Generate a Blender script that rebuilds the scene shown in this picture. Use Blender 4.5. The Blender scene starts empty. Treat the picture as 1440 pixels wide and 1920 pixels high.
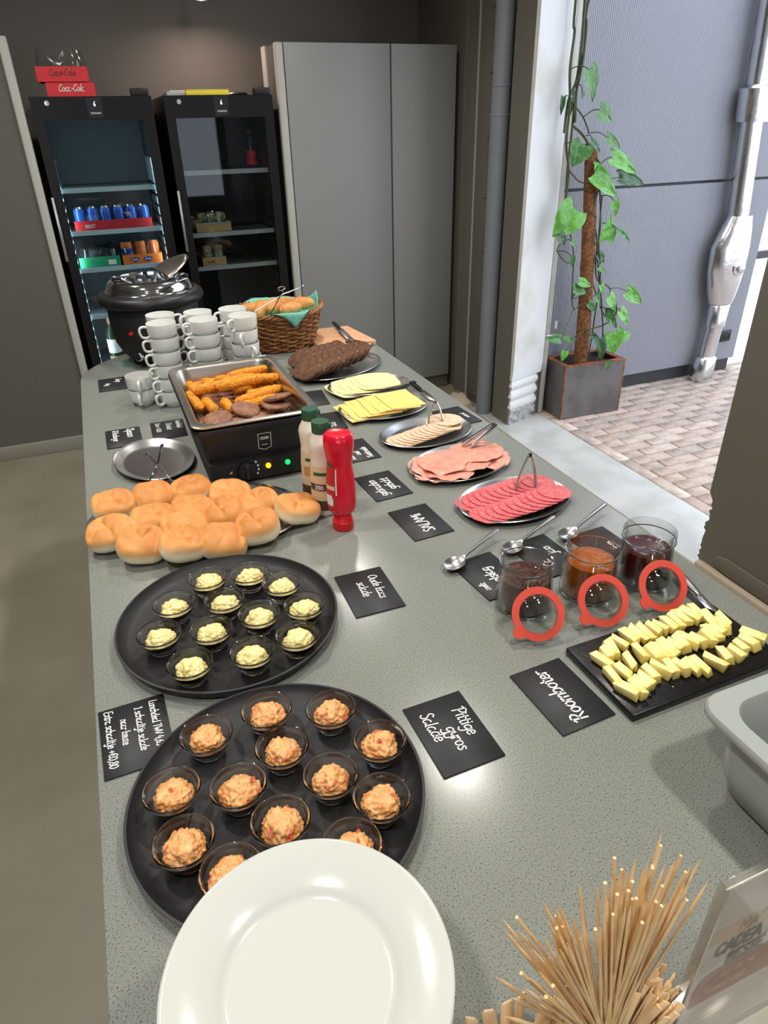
import bpy, bmesh, math, random
from mathutils import Vector, Matrix, noise
from math import pi, sin, cos, radians
random.seed(7)
S = bpy.context.scene
COL = S.collection

# ------------------------------------------------------------------ camera
cam_d = bpy.data.cameras.new('camera'); cam = bpy.data.objects.new('camera', cam_d); COL.objects.link(cam)
PITCH, YAW, ROLL, FPX = 0.52046941, 0.37241022, 0.02428198, 1270.58
fw = Vector((sin(YAW)*cos(PITCH), cos(YAW)*cos(PITCH), -sin(PITCH)))
rt = Vector((cos(YAW), -sin(YAW), 0)); dn = fw.cross(rt)
r2 = rt*cos(ROLL) + dn*sin(ROLL); d2 = dn*cos(ROLL) - rt*sin(ROLL)
mw = Matrix((r2, -d2, -fw)).transposed().to_4x4(); mw.translation = Vector((0, 0, 1.74))
cam.matrix_world = mw
cam_d.sensor_fit = 'VERTICAL'; cam_d.sensor_height = 24.0; cam_d.lens = FPX/1920*24.0
cam_d.clip_start = 0.02
S.camera = cam

# ------------------------------------------------------------------ world, exposure
W = bpy.data.worlds.new('world'); S.world = W; W.use_nodes = True
W.node_tree.nodes['Background'].inputs['Color'].default_value = (0.80, 0.88, 1.0, 1)
W.node_tree.nodes['Background'].inputs['Strength'].default_value = 3.4
S.view_settings.view_transform = 'Standard'; S.view_settings.look = 'None'
S.view_settings.exposure = 0.0; S.view_settings.gamma = 1.0; S.view_settings.use_curve_mapping = False
S.cycles.use_denoising = True; S.cycles.use_adaptive_sampling = True; S.cycles.adaptive_threshold = .02
S.cycles.max_bounces = 8; S.cycles.transparent_max_bounces = 16; S.cycles.glossy_bounces = 5
S.cycles.caustics_reflective = False; S.cycles.caustics_refractive = False
S.cycles.sample_clamp_indirect = 6.0

# ------------------------------------------------------------------ materials
def lin(c):
    return tuple((v/255/12.92 if v/255 <= .04045 else ((v/255+.055)/1.055)**2.4) for v in c)
MATS = {}
def M(name, col, rough=.5, metal=0., col2=None, scale=20., ramp=(.4, .6), bump=0., bscale=80., trans=0., spec=.5, coat=0., emis=None, estr=0., ior=1.45, detail=3., coord='Object', sub=0., stretch=None):
    m = bpy.data.materials.new(name); m.use_nodes = True; nt = m.node_tree; b = nt.nodes['Principled BSDF']
    I = b.inputs
    I['Base Color'].default_value = (*lin(col), 1); I['Roughness'].default_value = rough; I['Metallic'].default_value = metal
    I['IOR'].default_value = ior; I['Transmission Weight'].default_value = trans; I['Specular IOR Level'].default_value = spec
    I['Coat Weight'].default_value = coat
    if sub: I['Subsurface Weight'].default_value = sub; I['Subsurface Scale'].default_value = .01
    if emis: I['Emission Color'].default_value = (*lin(emis), 1); I['Emission Strength'].default_value = estr
    if col2 or bump:
        tc = nt.nodes.new('ShaderNodeTexCoord'); src = tc.outputs[coord]
        if stretch:
            mp = nt.nodes.new('ShaderNodeMapping'); mp.inputs['Scale'].default_value = stretch
            nt.links.new(src, mp.inputs['Vector']); src = mp.outputs['Vector']
    if col2:
        n = nt.nodes.new('ShaderNodeTexNoise'); n.inputs['Scale'].default_value = scale; n.inputs['Detail'].default_value = detail
        nt.links.new(src, n.inputs['Vector'])
        r = nt.nodes.new('ShaderNodeValToRGB'); e = r.color_ramp.elements
        e[0].position, e[1].position = ramp; e[0].color = (*lin(col), 1); e[1].color = (*lin(col2), 1)
        nt.links.new(n.outputs['Fac'], r.inputs['Fac']); nt.links.new(r.outputs['Color'], I['Base Color'])
    if bump:
        n2 = nt.nodes.new('ShaderNodeTexNoise'); n2.inputs['Scale'].default_value = bscale; n2.inputs['Detail'].default_value = 4
        nt.links.new(src, n2.inputs['Vector'])
        bp = nt.nodes.new('ShaderNodeBump'); bp.inputs['Strength'].default_value = bump; bp.inputs['Distance'].default_value = .01
        nt.links.new(n2.outputs['Fac'], bp.inputs['Height']); nt.links.new(bp.outputs['Normal'], I['Normal'])
    MATS[name] = m
    return m
def thin_glass(name, tint=(255, 255, 255), fres=1.45, rough=.02, power=4.):
    m = bpy.data.materials.new(name); m.use_nodes = True; nt = m.node_tree; nt.nodes.clear()
    out = nt.nodes.new('ShaderNodeOutputMaterial'); mix = nt.nodes.new('ShaderNodeMixShader')
    tr = nt.nodes.new('ShaderNodeBsdfTransparent'); gl = nt.nodes.new('ShaderNodeBsdfGlossy'); lw = nt.nodes.new('ShaderNodeLayerWeight')
    tr.inputs['Color'].default_value = (*lin(tint), 1); gl.inputs['Roughness'].default_value = rough; lw.inputs['Blend'].default_value = .5
    pw = nt.nodes.new('ShaderNodeMath'); pw.operation = 'POWER'; pw.inputs[1].default_value = power; nt.links.new(lw.outputs['Facing'], pw.inputs[0])
    f0 = ((fres-1)/(fres+1))**2
    ma = nt.nodes.new('ShaderNodeMath'); ma.operation = 'MULTIPLY_ADD'; ma.inputs[1].default_value = .85-f0; ma.inputs[2].default_value = f0; nt.links.new(pw.outputs[0], ma.inputs[0])
    nt.links.new(ma.outputs[0], mix.inputs['Fac'])
    nt.links.new(tr.outputs[0], mix.inputs[1]); nt.links.new(gl.outputs[0], mix.inputs[2]); nt.links.new(mix.outputs[0], out.inputs['Surface'])
    MATS[name] = m
    return m
def side_mix(name, side, top, z0, z1, rough=.55, bump=.15, bscale=60, nz=25, namt=.25, third=None):
    """colour that goes from the crumb at the flanks to the crust on top, by height in the piece itself (baked bread is coloured that way)"""
    m = M(name, top, rough, bump=bump, bscale=bscale); nt = m.node_tree; b = nt.nodes['Principled BSDF']
    tc = [n for n in nt.nodes if n.type == 'TEX_COORD'][0]
    sep = nt.nodes.new('ShaderNodeSeparateXYZ'); nt.links.new(tc.outputs['Object'], sep.inputs[0])
    nn = nt.nodes.new('ShaderNodeTexNoise'); nn.inputs['Scale'].default_value = nz; nt.links.new(tc.outputs['Object'], nn.inputs['Vector'])
    mr = nt.nodes.new('ShaderNodeMapRange'); mr.inputs['From Min'].default_value = z0; mr.inputs['From Max'].default_value = z1
    nt.links.new(sep.outputs['Z'], mr.inputs['Value'])
    ma = nt.nodes.new('ShaderNodeMath'); ma.operation = 'MULTIPLY_ADD'; ma.inputs[1].default_value = namt; nt.links.new(nn.outputs['Fac'], ma.inputs[0]); nt.links.new(mr.outputs[0], ma.inputs[2])
    rp = nt.nodes.new('ShaderNodeValToRGB'); e = rp.color_ramp.elements
    e[0].position = namt*.5+.02; e[0].color = (*lin(side), 1); e[1].position = namt*.5+.42; e[1].color = (*lin(top), 1)
    if third: x = e.new(min(1, namt*.5+.95)); x.color = (*lin(third), 1)
    nt.links.new(ma.outputs[0], rp.inputs['Fac']); nt.links.new(rp.outputs['Color'], b.inputs['Base Color'])
    return m

M('floor', (132, 125, 106), .42, col2=(144, 137, 118), scale=2.5, ramp=(.35, .65), bump=.03, bscale=6)
M('wall', (110, 103, 93), .62, bump=.02, bscale=90)
M('taupe', (112, 107, 97), .55, bump=.06, bscale=40)
M('ceiling', (176, 174, 168), .8)
M('panel_grey', (139, 139, 136), .42)
M('skirting', (132, 128, 114), .5)
M('panel_dark', (94, 90, 82), .5)
M('trim_light', (176, 174, 164), .45)
M('white_paint', (214, 214, 214), .6, col2=(203, 201, 192), scale=3.5, ramp=(.52, .68), bump=.05, bscale=30)
M('concrete_raw', (176, 176, 174), .85, col2=(140, 139, 136), scale=40, ramp=(.4, .62), bump=.9, bscale=45)
M('sill', (192, 192, 188), .25, col2=(178, 178, 174), scale=5, bump=.03, bscale=20)
M('beige', (196, 180, 158), .6)
M('pipe_paint', (128, 132, 138), .4)
M('brick_a', (193, 173, 160), .8, col2=(174, 155, 143), scale=14, bump=.3, bscale=60)
M('brick_b', (184, 166, 155), .8, col2=(160, 146, 136), scale=14, bump=.3, bscale=60)
M('brick_c', (202, 187, 174), .8, col2=(184, 163, 150), scale=14, bump=.3, bscale=60)
M('mortar', (150, 136, 124), .9, bump=.4, bscale=90)
M('ribbed', (142, 144, 152), .45)
M('black_plinth', (50, 50, 54), .5)
M('alu_foil', (214, 216, 220), .22, 1., bump=.25, bscale=16)
M('rust', (150, 88, 54), .75, col2=(96, 62, 44), scale=22, bump=.2, bscale=70)
M('corten', (98, 95, 93), .5, col2=(84, 79, 77), scale=6, bump=.04, bscale=30)
M('soil', (52, 40, 30), .95, bump=.8, bscale=60)
M('coir', (150, 98, 60), .95, col2=(110, 70, 44), scale=55, ramp=(.4, .6), bump=1., bscale=110)
M('leaf_a', (70, 122, 50), .32, col2=(54, 104, 44), scale=9, spec=.6)
M('leaf_b', (98, 160, 52), .32, col2=(74, 138, 46), scale=9, spec=.6)
M('leaf_c', (44, 88, 46), .34, col2=(36, 74, 38), scale=9, spec=.6)
M('vine', (74, 78, 44), .6)
M('black_plastic', (24, 24, 25), .42)
M('black_matte', (30, 29, 29), .6, bump=.05, bscale=220)
M('tray_black', (33, 32, 32), .48, bump=.06, bscale=350)
M('fridge_black', (24, 22, 22), .34, spec=.28)
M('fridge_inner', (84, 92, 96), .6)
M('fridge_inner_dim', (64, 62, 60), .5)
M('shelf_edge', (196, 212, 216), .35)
M('shelf_edge_dim', (158, 158, 152), .35)  # duller copy of the shelf edge, the missing strip light is in the colour
M('steel', (216, 216, 216), .26, 1.)
M('steel_brushed', (196, 190, 180), .3, 1., bump=.02, bscale=300)
M('chrome', (220, 222, 226), .08, 1.)
M('handle_alu', (204, 202, 198), .28, 1.)
M('porcelain', (226, 227, 222), .16, coat=.4)
M('plate_white', (204, 206, 199), .16, coat=.5)
M('slate', (36, 36, 37), .5, bump=.05, bscale=120)
M('butter_slate', (20, 20, 20), .3, bump=.05, bscale=90)
M('chalk', (240, 240, 238), .9)
M('red_print', (198, 40, 46), .5)
M('red_card', (214, 50, 56), .55)
M('white_print', (236, 232, 226), .6)
M('dark_print', (70, 50, 42), .6)
M('butter', (250, 236, 162), .4, col2=(246, 222, 126), scale=22, ramp=(.45, .62), sub=.15, bump=.06, bscale=60)
M('cheese_pale', (253, 233, 170), .4, sub=.08)
M('cheese_gold', (252, 218, 128), .38, sub=.08)
M('chicken', (236, 206, 178), .42, col2=(226, 186, 156), scale=60, ramp=(.4, .65), sub=.05)
M('chicken_edge', (212, 172, 132), .5)
M('ham', (230, 168, 148), .28, col2=(222, 148, 128), scale=35, ramp=(.35, .65), sub=.05, coat=.15)
M('salami', (212, 92, 98), .32, col2=(230, 138, 138), scale=190, ramp=(.48, .66), coat=.15)
M('salami_edge', (176, 52, 62), .4)
M('salad_yellow', (244, 230, 166), .5, col2=(234, 214, 136), scale=70, bump=.3, bscale=110, sub=.1)
M('salad_orange', (236, 178, 116), .36, col2=(226, 154, 90), scale=60, bump=.25, bscale=90, sub=.08, coat=.2)
M('salad_bit', (192, 70, 44), .4)
M('breadstick', (240, 160, 36), .55, col2=(222, 132, 20), scale=90, bump=.8, bscale=150)
M('burger', (158, 110, 84), .55, col2=(134, 90, 68), scale=60, bump=.7, bscale=110)
M('brown_bread', (112, 76, 54), .85, col2=(90, 60, 42), scale=60, bump=.7, bscale=100)
M('crust_dark', (74, 50, 36), .8, col2=(96, 66, 46), scale=50, bump=.5, bscale=80)
M('seed', (206, 178, 136), .6)
side_mix('bun', (244, 228, 192), (224, 158, 88), .026, .070, bump=.15, bscale=40, third=(198, 124, 60))
side_mix('roll', (232, 190, 124), (222, 160, 90), -.02, .03, bump=.15, bscale=70, third=(206, 140, 74))
M('wicker', (168, 112, 62), .5, col2=(134, 84, 44), scale=30, bump=.2, bscale=60)
M('wicker_dark', (124, 78, 42), .55)
M('cloth', (118, 186, 168), .85, col2=(104, 172, 154), scale=120, bump=.2, bscale=200)
M('wood_board', (222, 170, 130), .5, col2=(212, 156, 116), scale=8, stretch=(1, 12, 1))
M('bamboo', (240, 208, 158), .55, col2=(230, 192, 136), scale=30)
M('stirrer', (238, 206, 160), .6, col2=(228, 192, 144), scale=30)
M('ketchup', (224, 18, 46), .24, coat=.3)
M('ketchup_cap', (214, 22, 34), .35)
M('sauce', (232, 222, 204), .35)
M('sauce_label', (222, 198, 158), .5)
M('green_cap', (44, 84, 62), .4)
M('brown_label', (84, 62, 48), .5)
M('rubber_red', (226, 84, 68), .5)
M('jam_orange', (168, 84, 14), .12, coat=.5, sub=.2)
M('jam_red', (70, 18, 14), .12, coat=.5)
M('sprinkles', (110, 66, 52), .55, col2=(86, 50, 40), scale=160, ramp=(.4, .6), bump=.8, bscale=240)
M('bin_grey', (164, 169, 165), .34)
M('paper', (228, 220, 204), .6)
M('peach', (226, 192, 158), .6)
M('gold_print', (196, 142, 88), .6)
M('brown_print', (156, 86, 68), .6)
M('soup', (150, 136, 84), .3)
M('yellow_box', (236, 214, 60), .5)
M('grey_papers', (190, 190, 186), .6)
M('green_box', (38, 150, 98), .55)
M('orange_box', (232, 120, 44), .55)
M('can_blue', (52, 98, 190), .3, .4)
M('can_steel', (190, 196, 204), .25, 1.)
M('logo_blue', (30, 60, 150), .5)
M('kraft', (176, 140, 90), .7)
M('bottle_green', (40, 58, 40), .2)
M('sandwich', (188, 152, 108), .7, col2=(90, 110, 60), scale=50)
M('olive_gap', (92, 84, 56), .7)
M('lamp_amber', (230, 150, 20), .3, emis=(255, 170, 20), estr=2.2)
M('lamp_green', (10, 150, 70), .3, emis=(20, 220, 100), estr=1.6)
M('lamp_red', (170, 20, 40), .3, emis=(220, 30, 50), estr=.35)
M('led', (220, 245, 255), .5, emis=(190, 235, 255), estr=9.)
M('digit', (190, 200, 255), .5, emis=(190, 200, 255), estr=4.)
M('lamp_disc', (255, 240, 220), .5, emis=(255, 236, 210), estr=18.)
M('lamp_housing', (60, 58, 55), .5)
thin_glass('glass', (250, 252, 251), 1.6, .02, 2.6)
M('clear_glass', (255, 255, 255), .0, trans=1., ior=1.45)
thin_glass('pane', (226, 232, 234), 1.36)
thin_glass('film', (244, 247, 248), 1.6, .10, 2.4)
thin_glass('acrylic', (252, 250, 248), 1.3, .02, 5.)
# worktop: fine dark flecks in grey-green composite
m = M('worktop', (132, 135, 127), .21, spec=.5); nt = m.node_tree
tc = nt.nodes.new('ShaderNodeTexCoord'); n1 = nt.nodes.new('ShaderNodeTexNoise'); n1.inputs['Scale'].default_value = 420; n1.inputs['Detail'].default_value = 2
n2 = nt.nodes.new('ShaderNodeTexNoise'); n2.inputs['Scale'].default_value = 60
for n in (n1, n2): nt.links.new(tc.outputs['Object'], n.inputs['Vector'])
rp = nt.nodes.new('ShaderNodeValToRGB'); e = rp.color_ramp.elements
e[0].position = .28; e[0].color = (*lin((70, 73, 69)), 1); e[1].position = .44; e[1].color = (*lin((131, 134, 127)), 1)
x = e.new(.7); x.color = (*lin((140, 143, 136)), 1)
nt.links.new(n1.outputs['Fac'], rp.inputs['Fac']); nt.links.new(rp.outputs['Color'], nt.nodes['Principled BSDF'].inputs['Base Color'])
# ------------------------------------------------------------------ geometry helpers
def mesh(name, V, F, mat, smooth=None):
    me = bpy.data.meshes.new(name); me.from_pydata([tuple(v) for v in V], [], F); me.update()
    me.materials.append(MATS[mat] if isinstance(mat, str) else mat)
    if smooth is not None:
        me.polygons.foreach_set('use_smooth', [True]*len(me.polygons)); me.set_sharp_from_angle(angle=radians(smooth))
    return me
def obj(name, me, parent=None, loc=(0, 0, 0), rot=(0, 0, 0)):
    o = bpy.data.objects.new(name, me); COL.objects.link(o); o.location = loc; o.rotation_euler = rot
    if parent is not None: o.parent = parent
    return o
def tag(o, label, cat, group=None, kind=None):
    o['label'] = label; o['category'] = cat
    if group: o['group'] = group
    if kind: o['kind'] = kind
    return o
def thing(name, label, cat, loc=(0, 0, 0), rz=0, group=None):
    return tag(obj(name, None, None, loc, (0, 0, rz)), label, cat, group)
def struct(o): o['kind'] = 'structure'; return o
def boxm(name, x0, x1, y0, y1, z0, z1, mat, bev=0., seg=2):
    bm = bmesh.new(); bmesh.ops.create_cube(bm, size=1)
    for v in bm.verts: v.co = Vector(((x0+x1)/2+v.co.x*(x1-x0), (y0+y1)/2+v.co.y*(y1-y0), (z0+z1)/2+v.co.z*(z1-z0)))
    if bev: bmesh.ops.bevel(bm, geom=bm.edges[:], offset=bev, segments=seg, affect='EDGES', profile=.5)
    me = bpy.data.meshes.new(name); bm.to_mesh(me); bm.free(); me.materials.append(MATS[mat])
    if bev: me.polygons.foreach_set('use_smooth', [True]*len(me.polygons)); me.set_sharp_from_angle(angle=radians(50))
    return me
def box(name, x0, x1, y0, y1, z0, z1, mat, parent=None, bev=0., loc=(0, 0, 0), rot=(0, 0, 0)):
    return obj(name, boxm(name, x0, x1, y0, y1, z0, z1, mat, bev), parent, loc, rot)
def lathe(prof, seg=32, sx=1., sy=1., cx=0, cy=0):
    """revolve [(r, z)...]; a zero radius closes to a point"""
    V, F, rows = [], [], []
    for r, z in prof:
        if r < 1e-6: rows.append([len(V)]); V.append((cx, cy, z))
        else:
            rows.append(list(range(len(V), len(V)+seg)))
            V += [(cx+r*sx*cos(2*pi*k/seg), cy+r*sy*sin(2*pi*k/seg), z) for k in range(seg)]
    for a, b in zip(rows, rows[1:]):
        for k in range(seg):
            j = (k+1) % seg
            if len(a) == 1 and len(b) == 1: continue
            if len(a) == 1: F.append((a[0], b[j], b[k]))
            elif len(b) == 1: F.append((a[k], a[j], b[0]))
            else: F.append((a[k], a[j], b[j], b[k]))
    return V, F
def smooth_path(P, n=6, closed=False):
    P = [Vector(p) for p in P]; out = []; N = len(P)
    for i in range(N if closed else N-1):
        if closed: p0, p1, p2, p3 = P[i-1], P[i], P[(i+1) % N], P[(i+2) % N]
        else: p0, p1, p2, p3 = P[max(i-1, 0)], P[i], P[i+1], P[min(i+2, N-1)]
        for k in range(n):
            t = k/n
            out.append(.5*((2*p1)+(p2-p0)*t+(2*p0-5*p1+4*p2-p3)*t*t+(3*p1-p0-3*p2+p3)*t**3))
    if not closed: out.append(P[-1])
    return out
def tube(P, r, seg=6, closed=False, flat=1., up=None):
    """sweep a round (or flattened) section along points; r may be a list"""
    P = [Vector(p) for p in P]; N = len(P); V, F = [], []
    R = r if isinstance(r, (list, tuple)) else [r]*N
    prev = None
    for i, p in enumerate(P):
        a = P[i-1] if (i or closed) else p; b = P[(i+1) % N] if (i < N-1 or closed) else p
        t = (b-a); t = t.normalized() if t.length > 1e-9 else Vector((0, 0, 1))
        if up is not None: u = Vector(up)
        elif prev is not None: u = prev
        else: u = Vector((0, 0, 1)) if abs(t.z) < .9 else Vector((1, 0, 0))
        s = t.cross(u)
        if s.length < 1e-6: s = t.orthogonal()
        s.normalize(); u = s.cross(t).normalized(); prev = u
        V += [p+s*R[i]*cos(2*pi*k/seg)+u*R[i]*flat*sin(2*pi*k/seg) for k in range(seg)]
    for i in range(N if closed else N-1):
        j = (i+1) % N
        for k in range(seg):
            l = (k+1) % seg; F.append((i*seg+k, i*seg+l, j*seg+l, j*seg+k))
    if not closed: F += [tuple(range(seg-1, -1, -1)), tuple(range((N-1)*seg, N*seg))]
    return V, F
def slab(outline, z0, z1):
    n = len(outline); V = [(x, y, z0) for x, y in outline]+[(x, y, z1) for x, y in outline]
    F = [tuple(range(n-1, -1, -1)), tuple(range(n, 2*n))]+[(i, (i+1) % n, n+(i+1) % n, n+i) for i in range(n)]
    return V, F
def bevelled(name, V, F, mat, bev, seg=2, smooth=50):
    bm = bmesh.new(); vs = [bm.verts.new(v) for v in V]
    for f in F: bm.faces.new([vs[i] for i in f])
    bmesh.ops.recalc_face_normals(bm, faces=bm.faces[:])
    ed = [e for e in bm.edges if len(e.link_faces) == 2 and e.calc_face_angle(0) > radians(40)]
    bmesh.ops.bevel(bm, geom=ed, offset=bev, segments=seg, affect='EDGES', profile=.5)
    me = bpy.data.meshes.new(name); bm.to_mesh(me); bm.free(); me.materials.append(MATS[mat])
    me.polygons.foreach_set('use_smooth', [True]*len(me.polygons)); me.set_sharp_from_angle(angle=radians(smooth))
    return me
def join(*parts):
    V, F = [], []
    for v, f in parts:
        o = len(V); V += list(v); F += [tuple(i+o for i in q) for q in f]
    return V, F
def boxvf(x0, x1, y0, y1, z0, z1):
    return slab([(x0, y0), (x1, y0), (x1, y1), (x0, y1)], z0, z1)
def copy_tree(o, loc=None, rz=None, **props):
    c = o.copy(); COL.objects.link(c)
    if loc is not None: c.location = loc
    if rz is not None: c.rotation_euler = (0, 0, rz)
    for k, v in props.items(): c[k] = v
    for ch in o.children:
        d = ch.copy(); COL.objects.link(d); d.parent = c
        for g in ch.children:
            h = g.copy(); COL.objects.link(h); h.parent = d
    return c
ORD = ['first', 'second', 'third', 'fourth', 'fifth', 'sixth', 'seventh', 'eighth', 'ninth', 'tenth', 'eleventh', 'twelfth', 'thirteenth', 'fourteenth', 'fifteenth', 'sixteenth', 'seventeenth', 'eighteenth']
def ordin(i, n, a='leftmost', b='rightmost', frm='from the left'):
    return a if i == 0 else b if i == n-1 else ORD[i]+' '+frm
def wob(p, s, a, seed=0.):
    return a*noise.noise(Vector(p)*s+Vector((seed*7.3, seed*3.1, seed*1.7)))

# ---- handwriting: pen strokes on a small grid (x to the right, baseline 0, small letters 4 high)
GL = {
 'a': (3.6, [[(3,3.4),(1.6,4),(.4,2.6),(.6,.6),(1.8,.1),(2.9,1.6),(3.1,3.8)],[(3.1,3.8),(3,1),(3.5,.1)]]),
 'b': (3.6, [[(.5,7),(.5,.2)],[(.5,2.4),(1.8,4),(3.1,2.8),(2.8,.7),(1.4,0),(.5,.7)]]),
 'c': (3.2, [[(2.8,3.3),(1.7,4),(.5,2.6),(.6,.8),(1.7,0),(2.9,.7)]]),
 'd': (3.7, [[(3,3.2),(1.7,4),(.5,2.6),(.6,.7),(1.7,0),(3,1.4)],[(3.1,7),(3,1),(3.4,.1)]]),
 'e': (3.3, [[(.6,2),(2.7,2.4),(2.4,3.7),(1.4,4),(.5,2.6),(.6,.8),(1.7,0),(2.9,.8)]]),
 'g': (3.6, [[(3,3.2),(1.6,4),(.4,2.6),(.8,.8),(2,.8),(3,2.2)],[(3.1,3.8),(3,-1.4),(1.8,-2.8),(.4,-2)]]),
 'h': (3.6, [[(.5,7),(.5,0)],[(.5,2.2),(1.9,4),(2.9,3),(2.9,0)]]),
 'i': (1.6, [[(.7,4),(.7,.4),(1.1,0)],[(.7,5.4),(.75,5.8)]]),
 'j': (2., [[(1.3,4),(1.3,-1.6),(.4,-2.8),(-.5,-2)],[(1.3,5.4),(1.35,5.8)]]),
 'k': (3.2, [[(.5,7),(.5,0)],[(2.7,4),(.6,1.8),(2.9,0)]]),
 'l': (1.7, [[(.7,7),(.6,1),(1.2,0)]]),
 'm': (5., [[(.5,4),(.5,0)],[(.5,2.6),(1.5,4),(2.3,3.2),(2.4,0)],[(2.4,2.6),(3.4,4),(4.3,3.2),(4.3,0)]]),
 'n': (3.5, [[(.5,4),(.5,0)],[(.5,2.4),(1.8,4),(2.8,3.1),(2.8,0)]]),
 'o': (3.5, [[(1.7,4),(.5,2.8),(.6,.9),(1.7,0),(2.8,.9),(2.9,2.9),(1.7,4)]]),
 'p': (3.6, [[(.5,4),(.5,-2.8)],[(.5,2.6),(1.8,4),(3,2.8),(2.8,.8),(1.4,.1),(.5,.9)]]),
 'r': (2.6, [[(.5,4),(.5,0)],[(.5,2.4),(1.4,3.9),(2.4,3.7)]]),
 's': (2.9, [[(2.5,3.5),(1.4,4),(.6,3.1),(2.2,1.5),(2,.3),(.9,0),(.3,.6)]]),
 't': (2.4, [[(1,6),(1,.8),(1.6,0),(2.2,.4)],[(0,4),(2.2,4.1)]]),
 'u': (3.5, [[(.5,4),(.5,1),(1.4,0),(2.7,1.2)],[(2.8,4),(2.8,.6),(3.3,0)]]),
 'y': (3.3, [[(.4,4),(.8,1.6),(1.8,1.2),(2.8,2.4)],[(2.9,4),(2.7,-1.4),(1.6,-2.8),(.4,-2.2)]]),
 'z': (3., [[(.4,4),(2.5,4)],[(2.5,4),(.3,0)],[(.3,0),(2.7,.1)]]),
 'f': (2.6, [[(2.4,6.6),(1.6,7),(1,5.8),(1,0)],[(.1,3.8),(2.2,3.9)]]),
 'x': (3., [[(.3,4),(2.7,0)],[(2.6,4),(.3,0)]]),
 'A': (4.2, [[(.2,0),(2,7)],[(2,7),(3.8,0)],[(.9,2.4),(3.2,2.4)]]),
 'C': (4., [[(3.6,5.8),(2.3,7),(.7,5.2),(.4,2),(1.8,0),(3.7,1)]]),
 'E': (3.6, [[(.5,7),(.5,0)],[(.5,7),(3.2,7)],[(.5,3.6),(2.6,3.6)],[(.5,0),(3.3,0)]]),
 'H': (4.2, [[(.5,7),(.5,0)],[(3.5,7),(3.5,0)],[(.5,3.5),(3.5,3.6)]]),
 'K': (3.8, [[(.5,7),(.5,0)],[(3.3,7),(.6,3.2),(3.5,0)]]),
 'L': (3.2, [[(.5,7),(.5,.1)],[(.5,.1),(2.9,0)]]),
 'M': (5.2, [[(.4,0),(.7,7)],[(.7,7),(2.5,2.6)],[(2.5,2.6),(4.3,7)],[(4.3,7),(4.6,0)]]),
 'O': (4.6, [[(2.2,7),(.6,5),(.5,2),(2,0),(3.7,1.6),(3.9,5),(2.2,7)]]),
 'P': (3.8, [[(1,7),(.8,0)],[(-.6,6.2),(1.6,7.3),(3.6,6.2),(3,4),(.9,3.2)]]),
 'R': (4.2, [[(.9,7),(.7,0)],[(-.5,6),(1.6,7.3),(3.5,6.1),(2.8,4.2),(.9,3.5)],[(1.6,3.6),(3.8,0)]]),
 'S': (3.4, [[(3,6),(1.7,7),(.5,5.7),(1.2,4.2),(2.7,2.8),(2.5,.6),(1.2,0),(.2,.9)]]),
 'T': (3.8, [[(1.9,7),(1.7,0)],[(0,6.7),(3.8,7.1)]]),
 'V': (3.8, [[(.2,7),(1.8,0)],[(1.8,0),(3.6,7)]]),
 'W': (5., [[(.2,7),(1.2,0)],[(1.2,0),(2.4,4.6)],[(2.4,4.6),(3.6,0)],[(3.6,0),(4.8,7)]]),
 '0': (3.8, [[(1.8,7),(.5,5),(.5,2),(1.8,0),(3.1,2),(3.1,5),(1.8,7)]]),
 '1': (2.6, [[(.3,5.6),(1.4,7)],[(1.4,7),(1.4,0)],[(.3,0),(2.4,0)]]),
 '4': (3.6, [[(1.6,7),(.4,3),(3.2,3)],[(2.4,4.6),(2.4,0)]]),
 '5': (3.4, [[(3,7),(1,7)],[(1,7),(.7,4)],[(.7,4),(2.2,4.4),(3,2.4),(1.9,.1),(.4,.6)]]),
 '6': (3.4, [[(2.8,6.8),(1,4.6),(.5,1.6),(1.7,0),(2.9,1.6),(1.9,3.4),(.6,2.2)]]),
 '8': (3.6, [[(1.8,3.7),(.6,5.4),(1.8,7),(3,5.4),(1.8,3.7),(.4,1.8),(1.8,0),(3.2,1.8),(1.8,3.7)]]),
 ',': (1.4, [[(.7,.6),(.3,-1.2)]]), '!': (1.6, [[(.8,7),(.7,2.2)],[(.7,.4),(.75,0)]]),
 '+': (3.4, [[(1.6,4.6),(1.6,1.4)],[(.2,3),(3,3)]]), '-': (2.6, [[(.3,2.4),(2.2,2.4)]]),
 '€': (3.8, [[(3.4,6),(2.2,6.8),(.9,5),(.9,2),(2.2,.2),(3.4,1)],[(.1,4.2),(2.6,4.2)],[(.1,2.8),(2.4,2.8)]]),
 '&': (4., [[(3.6,0),(.9,5.4),(1.8,7),(2.6,5.6),(.5,2),(1.3,0),(2.6,.4),(3.5,2.6)]]),
 'I': (1.8, [[(.8,7),(.8,0)]]), 'Y': (3.6, [[(.2,7),(1.8,3.4)],[(3.4,7),(1.5,0)]]),
 'F': (3.4, [[(.5,7),(.5,0)],[(.5,7),(3.2,7)],[(.5,3.6),(2.6,3.6)]]), 'B': (3.8, [[(.5,7),(.5,0)],[(.5,7),(2.6,6.6),(2.8,4.4),(.6,3.8)],[(.6,3.8),(3,3.2),(3.1,.8),(.5,0)]]),
 'D': (4., [[(.5,7),(.5,0)],[(.5,7),(2.6,6.4),(3.5,3.6),(2.6,.6),(.5,0)]]), 'N': (4.2, [[(.5,0),(.5,7)],[(.5,7),(3.5,0)],[(3.5,0),(3.5,7)]]),
 'U': (4., [[(.5,7),(.5,1.6),(1.9,0),(3.3,1.6),(3.4,7)]]), 'Z': (3.6, [[(.3,7),(3.2,7)],[(3.2,7),(.2,0)],[(.2,0),(3.4,0)]]),
}
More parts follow.
